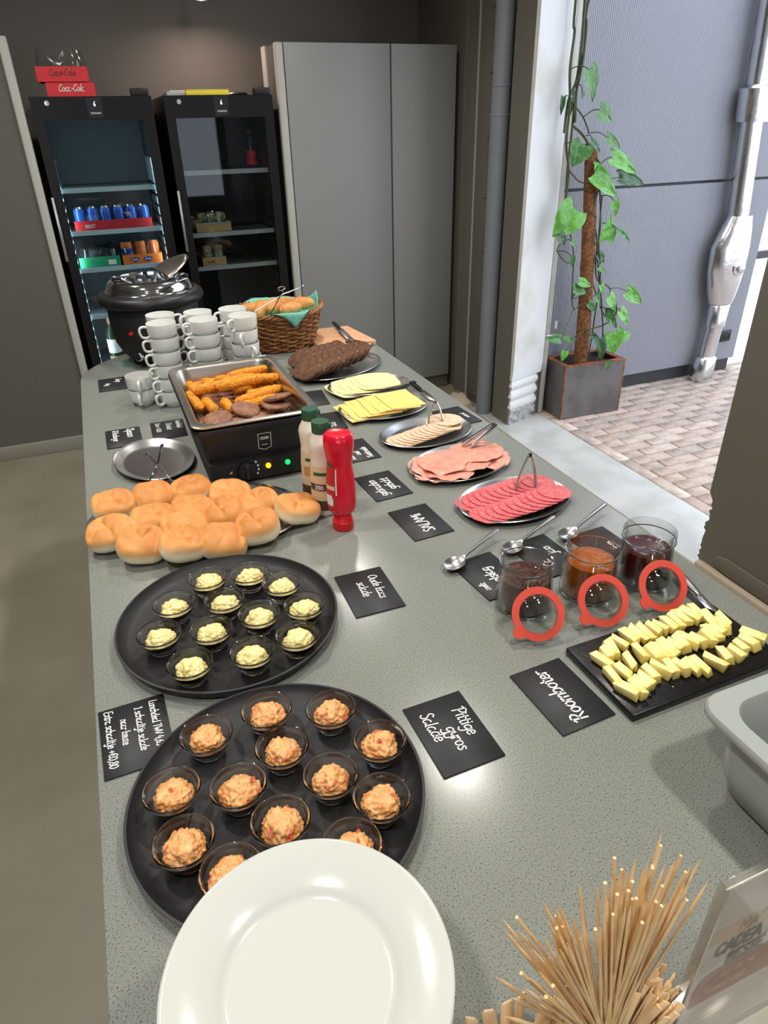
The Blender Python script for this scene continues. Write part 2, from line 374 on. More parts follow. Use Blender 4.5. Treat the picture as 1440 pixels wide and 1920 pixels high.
def strokes(text, size, pen, x=0., y=0., slant=.12, jit=.06, align='l'):
    """pen strokes of one line of writing as flat ribbons (z = 0); size = height of a small letter"""
    k = size/4.; w = sum(GL[c][0] if c in GL else 2.2 for c in text)*k
    cx = x-(w/2 if align == 'c' else 0); rnd = random.Random(text); V, F = [], []
    for c in text:
        if c not in GL: cx += 2.2*k; continue
        adv, st = GL[c]; dy = rnd.uniform(-jit, jit)*4*k
        for pl in st:
            P = [Vector((cx+(px+slant*py)*k, y+py*k+dy, 0)) for px, py in pl]
            if len(P) > 2: P = smooth_path(P, 4)
            n0 = len(V)
            for i, p in enumerate(P):
                a = P[max(i-1, 0)]; b = P[min(i+1, len(P)-1)]; t = (b-a)
                t = t.normalized() if t.length > 1e-9 else Vector((1, 0, 0)); s = Vector((-t.y, t.x, 0))*pen
                if i == 0: p = p-t*pen*.7
                if i == len(P)-1: p = p+t*pen*.7
                V += [p+s, p-s]
            F += [(n0+2*i, n0+2*i+1, n0+2*i+3, n0+2*i+2) for i in range(len(P)-1)]
        cx += adv*k
    return V, F
def lines_mesh(name, lines, mat):
    return mesh(name, *join(*[strokes(*a[:3], **a[3]) for a in lines]), mat)

# ================================================================== THE SETTING
struct(box('floor', -3.2, 2.2, -3.2, 5.05, -.12, 0, 'floor'))
struct(box('floor_sill', 2.2, 2.572, 1.2, 3.95, -.12, .001, 'sill'))  # same concrete as the floor, paled in colour for the daylight on it
struct(box('floor_corner', 2.2, 2.70, 3.95, 5.05, -.12, 0, 'floor'))
struct(box('wall_back', -3.2, 2.7, 5.05, 5.15, 0, 3.2, 'wall'))
struct(box('wall_left', -3.3, -3.2, -3.2, 5.15, 0, 3.2, 'wall'))
wf = struct(obj('wall_front', mesh('wall_front', *join(boxvf(-3.2, 2.56, -3.3, -3.2, 0, .8), boxvf(-3.2, 2.56, -3.3, -3.2, 2.75, 3.2), boxvf(-3.2, -2.9, -3.3, -3.2, .8, 2.75), boxvf(-.45, 1.5, -3.3, -3.2, .8, 2.75), boxvf(2.1, 2.56, -3.3, -3.2, .8, 2.75)), 'taupe')))  # window openings added out of view to let in fill daylight
for x in (-1.7,): box('window_frame', x-.03, x+.03, -3.28, -3.22, .8, 2.75, 'trim_light', wf)  # mullion of the added opening
struct(box('ceiling', -3.3, 2.6, -3.3, 5.15, 3.2, 3.3, 'ceiling'))
# tall grey partition beside the fridges, its light edge strip and skirting
struct(box('wall_partition', -3.2, -.236, 4.37, 4.42, .085, 2.145, 'panel_dark'))
struct(box('trim_1', -.236, -.193, 4.355, 4.43, 0, 2.145, 'trim_light', bev=.006))
struct(box('baseboard_partition', -3.2, -.236, 4.355, 4.42, 0, .085, 'skirting', bev=.004))
# right wall, near stretch, with the plaster broken away along its lower edge
def near_wall():
    V, F = [], []; zs = [k*.008 for k in range(42)]+[.36, .5, 1, 2, 3.2]
    for z in zs:
        ye = 1.838+(0 if z > .33 else -.022+wob((0, 0, z), 22, .034)+wob((4, 0, z), 70, .014)); jx = 0
        V += [(2.2+jx, ye, z), (2.56, ye, z), (2.56, -3.2, z), (2.2, -3.2, z)]
    for i in range(len(zs)-1):
        a, b = i*4, i*4+4
        for k in range(4): l = (k+1) % 4; F.append((a+k, b+k, b+l, a+l))
    return mesh('wall_right', V, F, 'taupe')
wr = struct(obj('wall_right', near_wall()))
struct(box('baseboard_right', 2.165, 2.199, -3.2, 1.80, 0, .042, 'beige', bev=.003))
out = [(-3.2, .05), (1.66, .05), (1.71, .06), (1.735, .085), (1.72, .11), (1.68, .122), (-3.2, .122)]
pl_v, pl_f = slab(out, 0, .012)
plr = obj('plaster_lip', bevelled('plaster_lip', [(2.2-z, a, b) for a, b, z in pl_v], pl_f, 'taupe', .003), wr)
# right wall, far stretch: steel column, jamb and what is left of its plaster
fw_ = struct(obj('wall_jamb', mesh('wall_jamb', *slab([(2.274, 3.76), (2.274, 3.564), (2.555, 3.662), (2.56, 3.76)], .0, 3.2), 'taupe')))
struct(box('wall_pier', 2.305, 2.60, 3.76, 5.05, 0, 3.2, 'taupe'))
u = Vector((.281, .098, 0)); un = u.normalized(); nn = Vector((un.y, -un.x, 0))
def jamb(z0, z1, nz, depth, mat, name, inset=lambda z: (0, 0), nu=8):
    V, F = [], []; P0 = Vector((2.274, 3.564, 0))
    for i in range(nz+1):
        z = z0+(z1-z0)*i/nz; a, b = inset(z)
        for k in range(nu+1):
            t = a+(1-a-b)*k/nu; p = P0+u*t+nn*depth(z, t); V.append((p.x, p.y, z))
        for k in (nu, 0):
            t = a+(1-a-b)*k/nu; p = P0+u*t-nn*.001; V.append((p.x, p.y, z))
    n = nu+3
    for i in range(nz):
        for k in range(n): l = (k+1) % n; F.append((i*n+k, i*n+l, (i+1)*n+l, (i+1)*n+k))
    F += [tuple(range(n-1, -1, -1)), tuple(range(nz*n, (nz+1)*n))]
    return mesh(name, V, F, mat, 35)
jt = struct(obj('trim_2', jamb(.30, 3.2, 40, lambda z, t: .022+wob((t, 0, z), 2, .002)-(.006*max(0, 1-(z-.30)/.012) if z < .312 else 0), 'white_paint', 'trim_2')))
obj('scalloped_plaster', jamb(.085, .30, 48, lambda z, t: .004+.016*abs(sin(pi*(z-.085)/.0717)), 'white_paint', 'scalloped_plaster',
    lambda z: (.0+.05*abs(cos(pi*(z-.085)/.0717))-.02, .10+.03*abs(cos(pi*(z-.085)/.0717)))), jt)
obj('broken_concrete', jamb(0, .10, 14, lambda z, t: .016+wob((t*3, 0, z*9), 3.2, .022)-.02*z, 'concrete_raw', 'broken_concrete', lambda z: (.02+wob((3, 0, z), 40, .05), .14+wob((5, 0, z), 40, .09)), 14), jt)
struct(box('trim_3', 2.578, 2.612, 3.66, 3.80, 0, 3.2, 'trim_light', bev=.003))
struct(box('gap_strip', 2.612, 2.636, 3.78, 3.86, 0, 3.2, 'black_plinth'))  # dark strip stands in for the shaded gap before the cladding
bh = thing('bent_hook', 'small bright metal hook on the frame beside the white jamb', 'hook', (2.57, 3.655, .53))
obj('pin', mesh('pin', *tube([(-.01, -.006, 0), (.05, -.03, .012), (.06, -.034, .0)], .004), 'chrome', 60), bh); obj('plate', mesh('plate', *boxvf(.045, .06, -.035, -.028, .05, .10), 'chrome'), bh)
# steel column with flanges, and the pipe in front of it
hc = thing('steel_column', 'taupe painted steel column with stepped flanges beside the grey cabinet', 'column', (0, 0, 0))
box('flange', 2.283, 2.304, 3.86, 4.15, 0, 3.2, 'taupe', hc, .002); box('web', 2.295, 2.304, 4.15, 4.30, 0, 3.2, 'taupe', hc)
box('flange', 2.276, 2.296, 4.148, 4.158, 0, 3.2, 'trim_light', hc); box('flange', 2.27, 2.30, 4.300, 4.312, 0, 3.2, 'taupe', hc)  # narrow flange edge coloured pale for the light it catches
for i, z in enumerate((.10, .42, .722, 1.03, 1.34, 1.656, 1.976, 2.276, 2.58, 2.88)):
    b = obj('bolt', mesh('bolt', *join(tube([(2.284, 3.945, z), (2.235, 3.945, z)], .007, 8), tube([(2.274, 3.945, z), (2.256, 3.945, z)], .016, 6), tube([(2.284, 3.945, z), (2.277, 3.945, z)], .024, 12)), 'taupe', 40), hc)
vp = thing('vertical_pipe', 'blue-grey painted round pipe running up beside the white jamb', 'pipe', (2.252, 3.835, 0))
obj('pipe_body', mesh('pipe_body', *lathe([(.052, 0), (.052, 3.2)], 28), 'pipe_paint', 60), vp)
for z in (1.9, 1.76): obj('pipe_band', mesh('pipe_band', *lathe([(.0525, z), (.054, z+.002), (.054, z+.012), (.0525, z+.014)], 28), 'pipe_paint', 60), vp)
v, f = lathe([(0, .07), (.05, .055), (.085, .02), (.09, 0), (0, 0)], 12)
tag(obj('stone_rubble', mesh('stone_rubble', [(x*(1+wob((x, y, z), 20, .5)), y*1.2, z*(1+wob((x, y, z), 30, .6))) for x, y, z in v], f, 'beige', 30), None, (2.18, 4.06, .0)), 'pale broken stone at the foot of the steel column', 'stone')

# outside: brick paving, clad wall
pav = struct(box('floor_paving', 2.572, 9, -4, 3.95, -.10, -.012, 'mortar'))
struct(box('ground_outside', 2.572, 16, 3.95, 30, -.10, -.012, 'sill'))
BR = [boxm('brick', -.1215, .1215, -.0405, .0405, -.06, 0, m_, .004, 1) for m_ in ('brick_a', 'brick_b', 'brick_c')]
BR += [boxm('brick', -.06, .06, -.0405, .0405, -.06, 0, m_, .004, 1) for m_ in ('brick_a', 'brick_b')]
rnd = random.Random(11); yb = 1.60
for k in range(9):
    obj('brick', BR[rnd.randrange(3)], pav, (2.622, yb+.1+k*.2485, rnd.uniform(-.003, .002)), (0, 0, pi/2+rnd.uniform(-.02, .02)))
row = 0; y = 1.92
while y < 3.84:
    x0 = 2.79+(row % 2)*.125
    if row % 2: obj('brick', BR[3+rnd.randrange(2)], pav, (2.725, y, rnd.uniform(-.003, .002)))
    x = x0; lim = 4.75 if y > 2.7 else 3.9 if y > 2.2 else 3.5
    while x < lim:
        # one in five pavers is worn and lies a touch lower
        obj('brick', BR[rnd.choice((0, 0, 1, 1, 2))], pav, (x, y, rnd.uniform(-.004, .002)), (rnd.uniform(-.015, .015), rnd.uniform(-.006, .006), rnd.uniform(-.012, .012)))
        x += .2485
    y += .0865; row += 1
cw = thing('wall_cladding', 'grey finely ribbed cladding wall outside behind the potted plant', 'cladding', (0, 0, 0))
del cw['category']; del cw['label']; struct(cw)
def ribbed(z0, z1):
    xs = []; x = 2.64
    while x < 4.452: xs += [(x, 3.822), (x+.0035, 3.8195), (x+.0095, 3.8195), (x+.0125, 3.822)]; x += .0130
    xs += [(4.452, 3.822), (4.452, 3.86), (2.64, 3.86)]; return mesh('panel', *slab(xs, z0, z1), 'ribbed')
obj('panel', ribbed(.095, 1.352), cw); obj('panel', ribbed(1.37, 4.2), cw)
box('backing', 2.64, 4.44, 3.845, 3.95, .0, 4.2, 'black_plinth', cw); box('plinth', 2.64, 4.43, 3.838, 3.848, 0, .10, 'black_plinth', cw)
for x, z in ((2.745, 1.40), (2.745, 1.32), (3.03, 1.33), (3.9, .115), (3.5, .115)): obj('screw', mesh('screw', *lathe([(.005, 0), (.004, .002), (0, .003)], 8), 'chrome'), cw, (x, 3.82, z), (pi/2, 0, 0))
so = thing('wall_socket', 'black double power socket low on the ribbed cladding wall', 'socket', (4.29, 3.818, .28))
box('plate', -.08, .08, -.012, 0, -.042, .042, 'black_plastic', so, .004)
for sx in (-.038, .038): obj('outlet', mesh('outlet', *lathe([(.024, .002), (.021, .003), (.019, -.006), (0, -.006)], 20), 'black_matte', 40), so, (sx, -.012, 0), (pi/2, 0, 0))
# window rail seen through the bright gap
wn = struct(box('window_1', 4.2, 7.5, 6.0, 6.06, .30, .38, 'black_plinth'))
box('window_frame', 4.9, 4.96, 6.0, 6.06, .38, 3.5, 'black_plinth', wn)
# foil lagged pipe with a valve jacket
fp = thing('insulated_pipe', 'silver foil-wrapped pipe with a bulging valve jacket on the cladding wall', 'pipe', (4.085, 3.722, 0))
def loft(secs, seg=20):
    V, F = [], []
    for cx, cy, z, rx, ry in secs:
        V += [(cx+rx*cos(2*pi*k/seg)*(1+wob((k, z*3, 1), .9, .05)), cy+ry*sin(2*pi*k/seg)*(1+wob((k, z*3, 2), .9, .05)), z) for k in range(seg)]
    for i in range(len(secs)-1):
        for k in range(seg): l = (k+1) % seg; F.append((i*seg+k, i*seg+l, (i+1)*seg+l, (i+1)*seg+k))
    F += [tuple(range(seg-1, -1, -1)), tuple(range((len(secs)-1)*seg, len(secs)*seg))]
    return V, F
obj('foot_sleeve', mesh('foot_sleeve', *loft([(-.03, 0, 0, .075, .068), (-.025, 0, .03, .085, .075), (-.015, 0, .17, .08, .07), (-.012, 0, .185, .066, .06)]), 'alu_foil', 50), fp)
obj('lower_sleeve', mesh('lower_sleeve', *loft([(-.012, 0, .18, .06, .055), (0, 0, .40, .06, .055), (0, 0, .405, .07, .065), (.0, 0, .56, .078, .07), (.0, 0, .575, .062, .055)]), 'alu_foil', 50), fp)
obj('valve_jacket', mesh('valve_jacket', *loft([(0, 0, .57, .09, .075), (-.005, 0, .66, .12, .085), (-.01, 0, .80, .15, .09), (-.012, 0, .95, .155, .09), (0, 0, 1.06, .12, .085), (.01, 0, 1.15, .09, .07), (.0, 0, 1.155, .06, .06)], 24), 'alu_foil', 40), fp)
kn = obj('valve_knob', mesh('valve_knob', *lathe([(.055, 0), (.05, .012), (.03, .014), (.026, .035), (0, .04)], 24), 'alu_foil', 40), fp, (.012, -.085, .82), (pi/2, 0, 0))
obj('riser', mesh('riser', *loft([(-.005, 0, 1.14, .07, .065), (-.07, 0, 1.72, .07, .065), (-.12, 0, 2.4, .07, .065), (-.17, 0, 3.2, .07, .065)]), 'alu_foil', 60), fp)
obj('flange_sleeve', mesh('flange_sleeve', *loft([(-.068, 0, 1.70, .1, .09), (-.07, 0, 1.74, .105, .095), (-.085, 0, 1.88, .105, .095), (-.088, 0, 1.90, .075, .07)]), 'alu_foil', 50), fp)

# ------------------------------------------------------------------ lamps
def ceiling_lamp(x, y, label, power, z=3.2, col=(1., .965, .90), size=.16, drop=.14):
    t = thing('ceiling_lamp', label, 'lamp', (x, y, z), 0, 'ceiling lamps over the buffet')
    obj('housing', mesh('housing', *lathe([(0, 0), (.07, 0), (.085, -drop*.8), (.085, -drop), (.07, -drop), (.07, -drop+.012), (0, -drop+.012)], 28), 'lamp_housing', 40), t)
    obj('diffuser', mesh('diffuser', *lathe([(0, -drop+.004), (.069, -drop+.004)], 28), 'lamp_disc'), t)
    L = bpy.data.lights.new('lamp_light', 'AREA'); L.shape = 'DISK'; L.size = size; L.energy = power; L.color = col; L.spread = radians(150)
    lo = obj('lamp_light', L, t, (0, 0, -drop-.004))
    return t
for x, y, nm in ((1.05, 1.55, 'above the jam jars'), (1.05, 3.1, 'above the cheese platters'), (-.55, 1.55, 'above the aisle beside the bread buns'), (-.55, 3.1, 'above the aisle beside the soup kettle'), (1.05, -.1, 'behind the viewer above the worktop'), (-.55, -.1, 'behind the viewer above the aisle')):
    ceiling_lamp(x, y, 'round ceiling spotlight '+nm, 16.5)
# pendant spot hanging in front of the back wall
pz = 2.352
t = thing('pendant_lamp', 'small round spotlight hanging in front of the dark back wall', 'lamp', (.82, 4.68, pz))
obj('stem', mesh('stem', *tube([(0, 0, .10), (0, 0, 3.2-pz)], .006, 8), 'lamp_housing', 60), t)
obj('housing', mesh('housing', *lathe([(0, .11), (.03, .11), (.035, .0), (.032, 0), (.03, .02), (0, .02)], 24), 'lamp_housing', 40), t)
obj('bulb', mesh('bulb', *lathe([(0, -.004), (.026, .004), (.029, .02)], 20), 'lamp_disc', 60), t)
L = bpy.data.lights.new('lamp_light', 'AREA'); L.shape = 'DISK'; L.size = .05; L.energy = 4; L.color = (1, .78, .70); L.spread = radians(160)
obj('lamp_light', L, t, (0, 0, -.008))

# ------------------------------------------------------------------ tall cabinet
tcab = thing('tall_cabinet', 'tall grey two-door cabinet with pale edge strip right of the fridges', 'cabinet', (0, 0, 0))
box('body', 1.145, 2.268, 4.43, 4.75, .0, 2.135, 'panel_dark', tcab)
box('edge_strip', 1.137, 1.185, 4.395, 4.44, 0, 2.142, 'trim_light', tcab, .010)
box('rear_strip', 1.137, 1.146, 4.62, 4.72, 0, 2.142, 'trim_light', tcab)
box('door', 1.189, 1.826, 4.40, 4.43, .10, 2.142, 'panel_grey', tcab, .003); box('door', 1.836, 2.264, 4.40, 4.43, .10, 2.142, 'panel_grey', tcab, .003)
box('kick_plate', 1.189, 2.264, 4.42, 4.43, 0, .095, 'panel_dark', tcab)

# ------------------------------------------------------------------ fridges
def fridge(x0, label, lit):
    t = thing('display_fridge', label, 'fridge', (x0, 4.40, 0), 0, 'glass-door fridges in the niche')
    w, d, h = .60, .60, 1.895; inn = 'fridge_inner' if lit else 'fridge_inner_dim'  # unlit fridge gets a darker lining copy, dimness put into the colour
    sh = join(boxvf(0, .03, .05, d, .02, h), boxvf(w-.03, w, .05, d, .02, h), boxvf(.03, w-.03, .05, d, h-.05, h), boxvf(.03, w-.03, .05, d, .02, .14))
    obj('body', mesh('body', *sh, 'fridge_black'), t)
    lining = join(boxvf(.031, .04, .055, d-.02, .14, h-.05), boxvf(w-.04, w-.031, .055, d-.02, .14, h-.05), boxvf(.03, w-.03, d-.03, d-.001, .14, h-.05), boxvf(.04, w-.04, .055, d-.03, h-.055, h-.05))
    obj('lining', mesh('lining', *lining, inn), t)
    gl = [(.05, .548), (.15, 1.788)]
    fr = join(boxvf(0, .05, 0, .045, .03, h), boxvf(.548, w, 0, .045, .03, h), boxvf(.05, .548, 0, .045, 1.788, h), boxvf(.05, .548, 0, .045, .03, .15))
    fo = obj('door_frame', mesh('door_frame', *fr, 'fridge_black'), t)
    box('glass_pane', .05, .548, .012, .018, .15, 1.788, 'pane', fo)
    obj('door_handle', bevelled('door_handle', *boxvf(-.008, .006, -.03, -.012, 1.105, 1.432), 'handle_alu', .003), fo)
    box('display_panel', .268, .345, -.002, 0, 1.797, h-.006, 'black_plastic', t)
    box('label_strip', .282, .334, -.003, -.002, 1.815, 1.823, 'shelf_edge_dim', t)
    sv, sf = strokes('6', .012, .0011, .303, 1.851, 0, 0)
    obj('display_digit', mesh('display_digit', [(a, -.003, b) for a, b, c in sv], sf, 'digit'), t)
    obj('lock', mesh('lock', *lathe([(.012, 0), (.012, .004), (0, .005)], 16), 'handle_alu', 40), t, (.08, 0, 1.866), (pi/2, 0, 0))
    box('hinge', .50, .59, .0, .06, h, h+.035, 'black_plastic', t, .004)
    for z in ((1.46, 1.24, 1.04, .775, .45) if lit else (1.52, 1.185, .993, .55)):
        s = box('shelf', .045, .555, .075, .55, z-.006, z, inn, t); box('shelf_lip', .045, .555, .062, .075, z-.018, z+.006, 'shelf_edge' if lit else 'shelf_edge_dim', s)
    for sx in (.042, .552):
        obj('shelf_rail', mesh('shelf_rail', *join(boxvf(sx, sx+.002, .10, .50, .29, 1.6), *[boxvf(sx, sx+.008, .10, .50, .30+k*.055, .315+k*.055) for k in range(22)]), 'shelf_edge' if lit else inn), t)
    if lit:
        for sx in (.041, .553): box('light_strip', sx, sx+.006, .056, .064, .16, 1.76, 'led', t)
        for sx, rz in ((.056, -pi/2), (.544, pi/2)):
            L = bpy.data.lights.new('strip_light', 'AREA'); L.shape = 'RECTANGLE'; L.size = .02; L.size_y = 1.55; L.energy = 2.4; L.color = (.78, .93, 1)
            o = obj('strip_light', L, t, (sx, .085, .96)); o.rotation_euler = (pi/2, 0, rz*.6+pi)
            o.rotation_euler = (Vector((0.6 if sx < .3 else -.6, .8, 0))).to_track_quat('-Z', 'Y').to_euler()
    return t
fridge(-.159, 'black display fridge with bright lit interior left of the other fridge', True)
fridge(.502, 'black display fridge with unlit interior beside the grey cabinet', False)

# ------------------------------------------------------------------ what stands in and on the fridges
def film_bag(w, d, h, seed, hole=True):
    """loose shrink film standing up around a drinks tray, open at the front"""
    V, F = [], []; n, mrow = 28, 7
    for j in range(mrow+1):
        t = j/mrow
        for k in range(n):
            a = 2*pi*k/n; sq = (abs(cos(a))**4+abs(sin(a))**4)**-.25
            top = h*(.72+.28*abs(cos(a*1.0)))*(1+wob((cos(a), sin(a), 0), 2.4, .35, seed))
            s = 1-.12*t*t+wob((cos(a)*1.5, sin(a)*1.5, t*2), 2.5, .10*t, seed)
            V.append((w/2*sq*cos(a)*s, d/2*sq*sin(a)*s, top*t))
    for j in range(mrow):
        for k in range(n): l = (k+1) % n; F.append((j*n+k, j*n+l, (j+1)*n+l, (j+1)*n+k))
    return mesh('film', V, F, 'film', 80)
def tray_vf(w, d, h, t=.003):
    return join(boxvf(-w/2, w/2, -d/2, -d/2+t, 0, h), boxvf(-w/2, w/2, d/2-t, d/2, 0, h), boxvf(-w/2, -w/2+t, -d/2+t, d/2-t, 0, h), boxvf(w/2-t, w/2, -d/2+t, d/2-t, 0, h), boxvf(-w/2+t, w/2-t, -d/2+t, d/2-t, 0, t))
def front_text(name, text, size, pen, x, z, y, mat, parent, slant=.2):
    v, f = strokes(text, size, pen, x, z, slant, .02, 'c'); obj(name, mesh(name, [(a, y, b) for a, b, c in v], f, mat), parent)
def drinks_tray(loc, w, d, h, mat, label, film=0., seed=1, rz=0.):
    t = thing('drinks_tray', label, 'drinks tray', loc, rz)
    obj('cardboard', mesh('cardboard', *tray_vf(w, d, h), mat), t)
    if film: obj('film', film_bag(w*.98, d*.98, film, seed), t, (0, 0, .004))
    return t
zt = 1.8965
tr = drinks_tray((.052, 4.56, zt), .236, .20, .062, 'red_card', 'red cardboard drinks tray with white script lying directly on the left fridge')
front_text('lettering', 'Coca-Cola', .017, .0016, 0, .024, -.101, 'white_print', tr, .3)
tr = drinks_tray((.030, 4.57, zt+.066), .246, .21, .066, 'red_card', 'red cardboard drinks tray with torn clear film, on top of another tray', .15, 5, -.06)
front_text('lettering', 'Coca-Cola', .017, .0016, 0, .026, -.106, 'dark_print', tr, .3)
p = thing('paper_pile', 'pale grey papers lying flat on the right fridge', 'papers', (.68, 4.58, 1.8965)); obj('sheet', bevelled('sheet', *boxvf(-.145, .12, -.1, .12, 0, .018), 'grey_papers', .002), p); obj('sheet', bevelled('sheet', *boxvf(-.13, .115, -.08, .12, .0185, .026), 'grey_papers', .002), p, (0, 0, 0), (0, 0, .05))
tag(obj('yellow_folder', bevelled('yellow_folder', *join(boxvf(-.12, .115, -.035, .0, 0, .022), boxvf(-.12, .115, -.036, .0, .0225, .026)), 'yellow_box', .001), None, (.75, 4.46, 1.8965)), 'yellow folder along the front edge of the right fridge top', 'folder')
tag(obj('black_scraper', mesh('black_scraper', *lathe([(0, 0), (.055, .0), (.062, .006), (.05, .014), (0, .016)], 24, 1, .6), 'black_plastic', 40), None, (.925, 4.50, 1.8965)), 'flat black oval object on the right fridge top', 'lid')
# lit fridge
can_me = mesh('can_body', *lathe([(0, 0), (.024, 0), (.031, .008), (.031, .098), (.026, .11)], 18), 'can_blue', 40); lid_me = mesh('can_lid', *lathe([(.026, .11), (.027, .112), (.024, .1125), (.023, .108), (0, .108)], 18), 'can_steel', 40)
tr = drinks_tray((.131, 4.585, 1.2405), .424, .145, .052, 'red_print', 'red drinks tray of blue cans on the upper shelf of the lit fridge', .11, 9)
front_text('lettering', 'ROCKET', .009, .001, -.13, .016, -.0735, 'white_print', tr, 0)
for r_ in range(2):
    for k in range(6):
        c = thing('drink_can', 'blue drink can in the red tray, %s in the %s row' % (ordin(k, 6), 'front' if r_ == 0 else 'back'), 'can', (-.044+k*.0700, 4.552+r_*.066, 1.2445), 0, 'blue cans in the lit fridge')
        obj('can_body', can_me, c); obj('can_lid', lid_me, c)
tr = drinks_tray((.012, 4.59, 1.0405), .226, .17, .058, 'green_box', 'green drinks tray in clear film in the lit fridge', .115, 13)
box('print', .045, .088, -.0865, -.0855, .012, .038, 'white_print', tr); box('contents', -.06, .07, -.05, .07, .004, .105, 'black_matte', tr, .02)
tr = drinks_tray((.252, 4.59, 1.0405), .226, .17, .055, 'orange_box', 'orange drinks tray with blue emblems in the lit fridge', .125, 17)
for sx in (-.045, .03):
    obj('emblem', mesh('emblem', *[([(sx+a, -.0865-c, .027+b) for a, b, c in slab([(-.026, .008), (0, .015), (.026, .008), (.02, -.006), (0, -.016), (-.02, -.006)], 0, .0006)[0]], slab([(0, 0)]*6, 0, 1)[1])][0], 'logo_blue'), tr)
    front_text('lettering', 'Fanta', .008, .0009, sx, .022, -.0878, 'white_print', tr)
for k in range(3):
    c = thing('drink_can', 'orange drink can in the orange tray, %s' % ordin(k, 3), 'can', (.175+k*.076, 4.565, 1.0445), 0, 'orange cans in the lit fridge')
    obj('can_body', mesh('can_body', *lathe([(0, 0), (.027, 0), (.033, .008), (.033, .105), (.027, .118)], 18), 'orange_box', 40), c); obj('can_lid', mesh('can_lid', *lathe([(.027, .118), (.028, .12), (.024, .116), (0, .116)], 18), 'can_steel', 40), c)
    if k == 0: obj('can_band', mesh('can_band', *lathe([(.0335, .05), (.0335, .082)], 18), 'logo_blue', 60), c)
wb = thing('wine_bottle', 'dark wine bottle with pale label low in the lit fridge', 'bottle', (-.012, 4.56, .4505))
obj('bottle_glass', mesh('bottle_glass', *lathe([(0, 0), (.036, 0), (.038, .01), (.038, .19), (.030, .215), (.014, .24), (.013, .30), (.015, .302), (.015, .31), (0, .31)], 24), 'bottle_green', 40), wb)
obj('label', mesh('label', *lathe([(.0385, .075), (.0385, .16)], 24), 'white_print', 60), wb); obj('label', mesh('label', *lathe([(.0385, .03), (.0385, .055)], 24), 'kraft', 60), wb); obj('capsule', mesh('capsule', *lathe([(.0142, .25), (.0142, .296), (.0158, .302), (.0158, .311), (0, .3115)], 24), 'kraft', 40), wb)
# unlit fridge
sb = thing('soda_bottle', 'plastic bottle with red label on the top shelf of the unlit fridge', 'bottle', (.99, 4.60, 1.5205))
obj('bottle_body', mesh('bottle_body', *lathe([(0, 0), (.028, 0), (.031, .02), (.028, .09), (.031, .12), (.02, .165), (.011, .185), (.011, .2), (0, .2)], 20), 'film', 40), sb); obj('label', mesh('label', *lathe([(.0315, .02), (.0290, .055), (.0290, .095)], 20), 'red_print', 60), sb); obj('cap', mesh('cap', *lathe([(.0125, .19), (.0125, .205), (0, .205)], 16), 'red_print', 40), sb)
sp = thing('sandwich_box', 'clear domed box of sandwiches on the middle shelf of the unlit fridge', 'food box', (.70, 4.62, 1.186))
obj('tray', mesh('tray', *tray_vf(.21, .18, .045), 'kraft'), sp); box('edge', -.108, .108, -.093, .093, .045, .05, 'shelf_edge_dim', sp); obj('dome', mesh('dome', *loft([(0, 0, .05, .10, .085), (0, 0, .10, .095, .08), (.01, 0, .135, .07, .06), (.01, 0, .14, .06, .05)], 16), 'film', 40), sp)
for k in range(3): tag(box('sandwich', -.028, .028, -.05, .05, 0, .05, 'sandwich', None, .012, (.645+k*.055, 4.62, 1.237), (0, .1*(k-1), 0)), 'filled sandwich inside the clear domed box, %s' % ordin(k, 3), 'sandwich', 'sandwiches in the domed box')
kb = drinks_tray((.672, 4.58, .9935), .145, .15, .05, 'kraft', 'brown cardboard tray of cans in film in the unlit fridge', .11, 21)
front_text('lettering', 'NATUREL', .007, .0008, -.02, .018, -.0765, 'dark_print', kb, 0)
for k in range(2):
    c = thing('drink_can', 'pale can in the brown tray, %s' % ('left one' if k == 0 else 'right one'), 'can', (.642+k*.068, 4.575, .997), 0, 'cans in the brown tray')
    obj('can_body', mesh('can_body', *lathe([(0, 0), (.026, 0), (.031, .008), (.031, .098), (.026, .11), (0, .109)], 18), 'sandwich', 40), c)

# ------------------------------------------------------------------ counter
CT = .90
ol = [(1.058, -.7), (1.058, 2.79)]+[(.45+.608*cos(a), 2.79+.42*sin(a)) for a in [pi*k/40 for k in range(1, 40)]]+[(-.158, 2.79), (-.158, -.7)]
ct = thing('buffet_counter', 'long grey speckled buffet counter with a rounded far end', 'counter', (0, 0, 0))
obj('worktop', bevelled('worktop', *slab(ol, CT-.03, CT), 'worktop', .002), ct)
box('base', -.02, .92, -.65, 2.75, .0, CT-.031, 'panel_dark', ct)

# ------------------------------------------------------------------ chalk cards
def card(name_label, cx, cy, read, lines, w=.148, h=.105, rz=0., pen=.0011):
    """read 'd': writing runs towards the viewer, 'u': away from the viewer"""
    o = tag(obj('chalk_card', bevelled('chalk_card', *boxvf(-w/2, w/2, -h/2, h/2, 0, .003), 'slate', .0006, 1), None, (cx, cy, CT+.0004), (0, 0, (-pi/2 if read == 'd' else pi/2)+rz)), name_label, 'sign', 'chalkboard cards on the buffet')
    if lines: obj('lettering', lines_mesh('lettering', lines, 'chalk'), o, (0, 0, .0035))
    return o
K = dict
card('black card reading Pittige gyros Salade', .368, .669, 'd', [('Pittige', .0125, .0011, K(x=-.040, y=.020)), ('gyros', .0125, .0011, K(x=-.010, y=-.008)), ('Salade', .0125, .0011, K(x=-.050, y=-.034))], rz=.02)
card('black card reading Oude kaas salade', .380, 1.070, 'd', [('Oude kaas', .011, .001, K(x=-.050, y=.014)), ('salade', .011, .001, K(x=-.034, y=-.016))], rz=-.02)
card('black card reading Roomboter', .572, .669, 'u', [('Roomboter', .0155, .0015, K(x=-.062, y=-.008))], rz=.05)
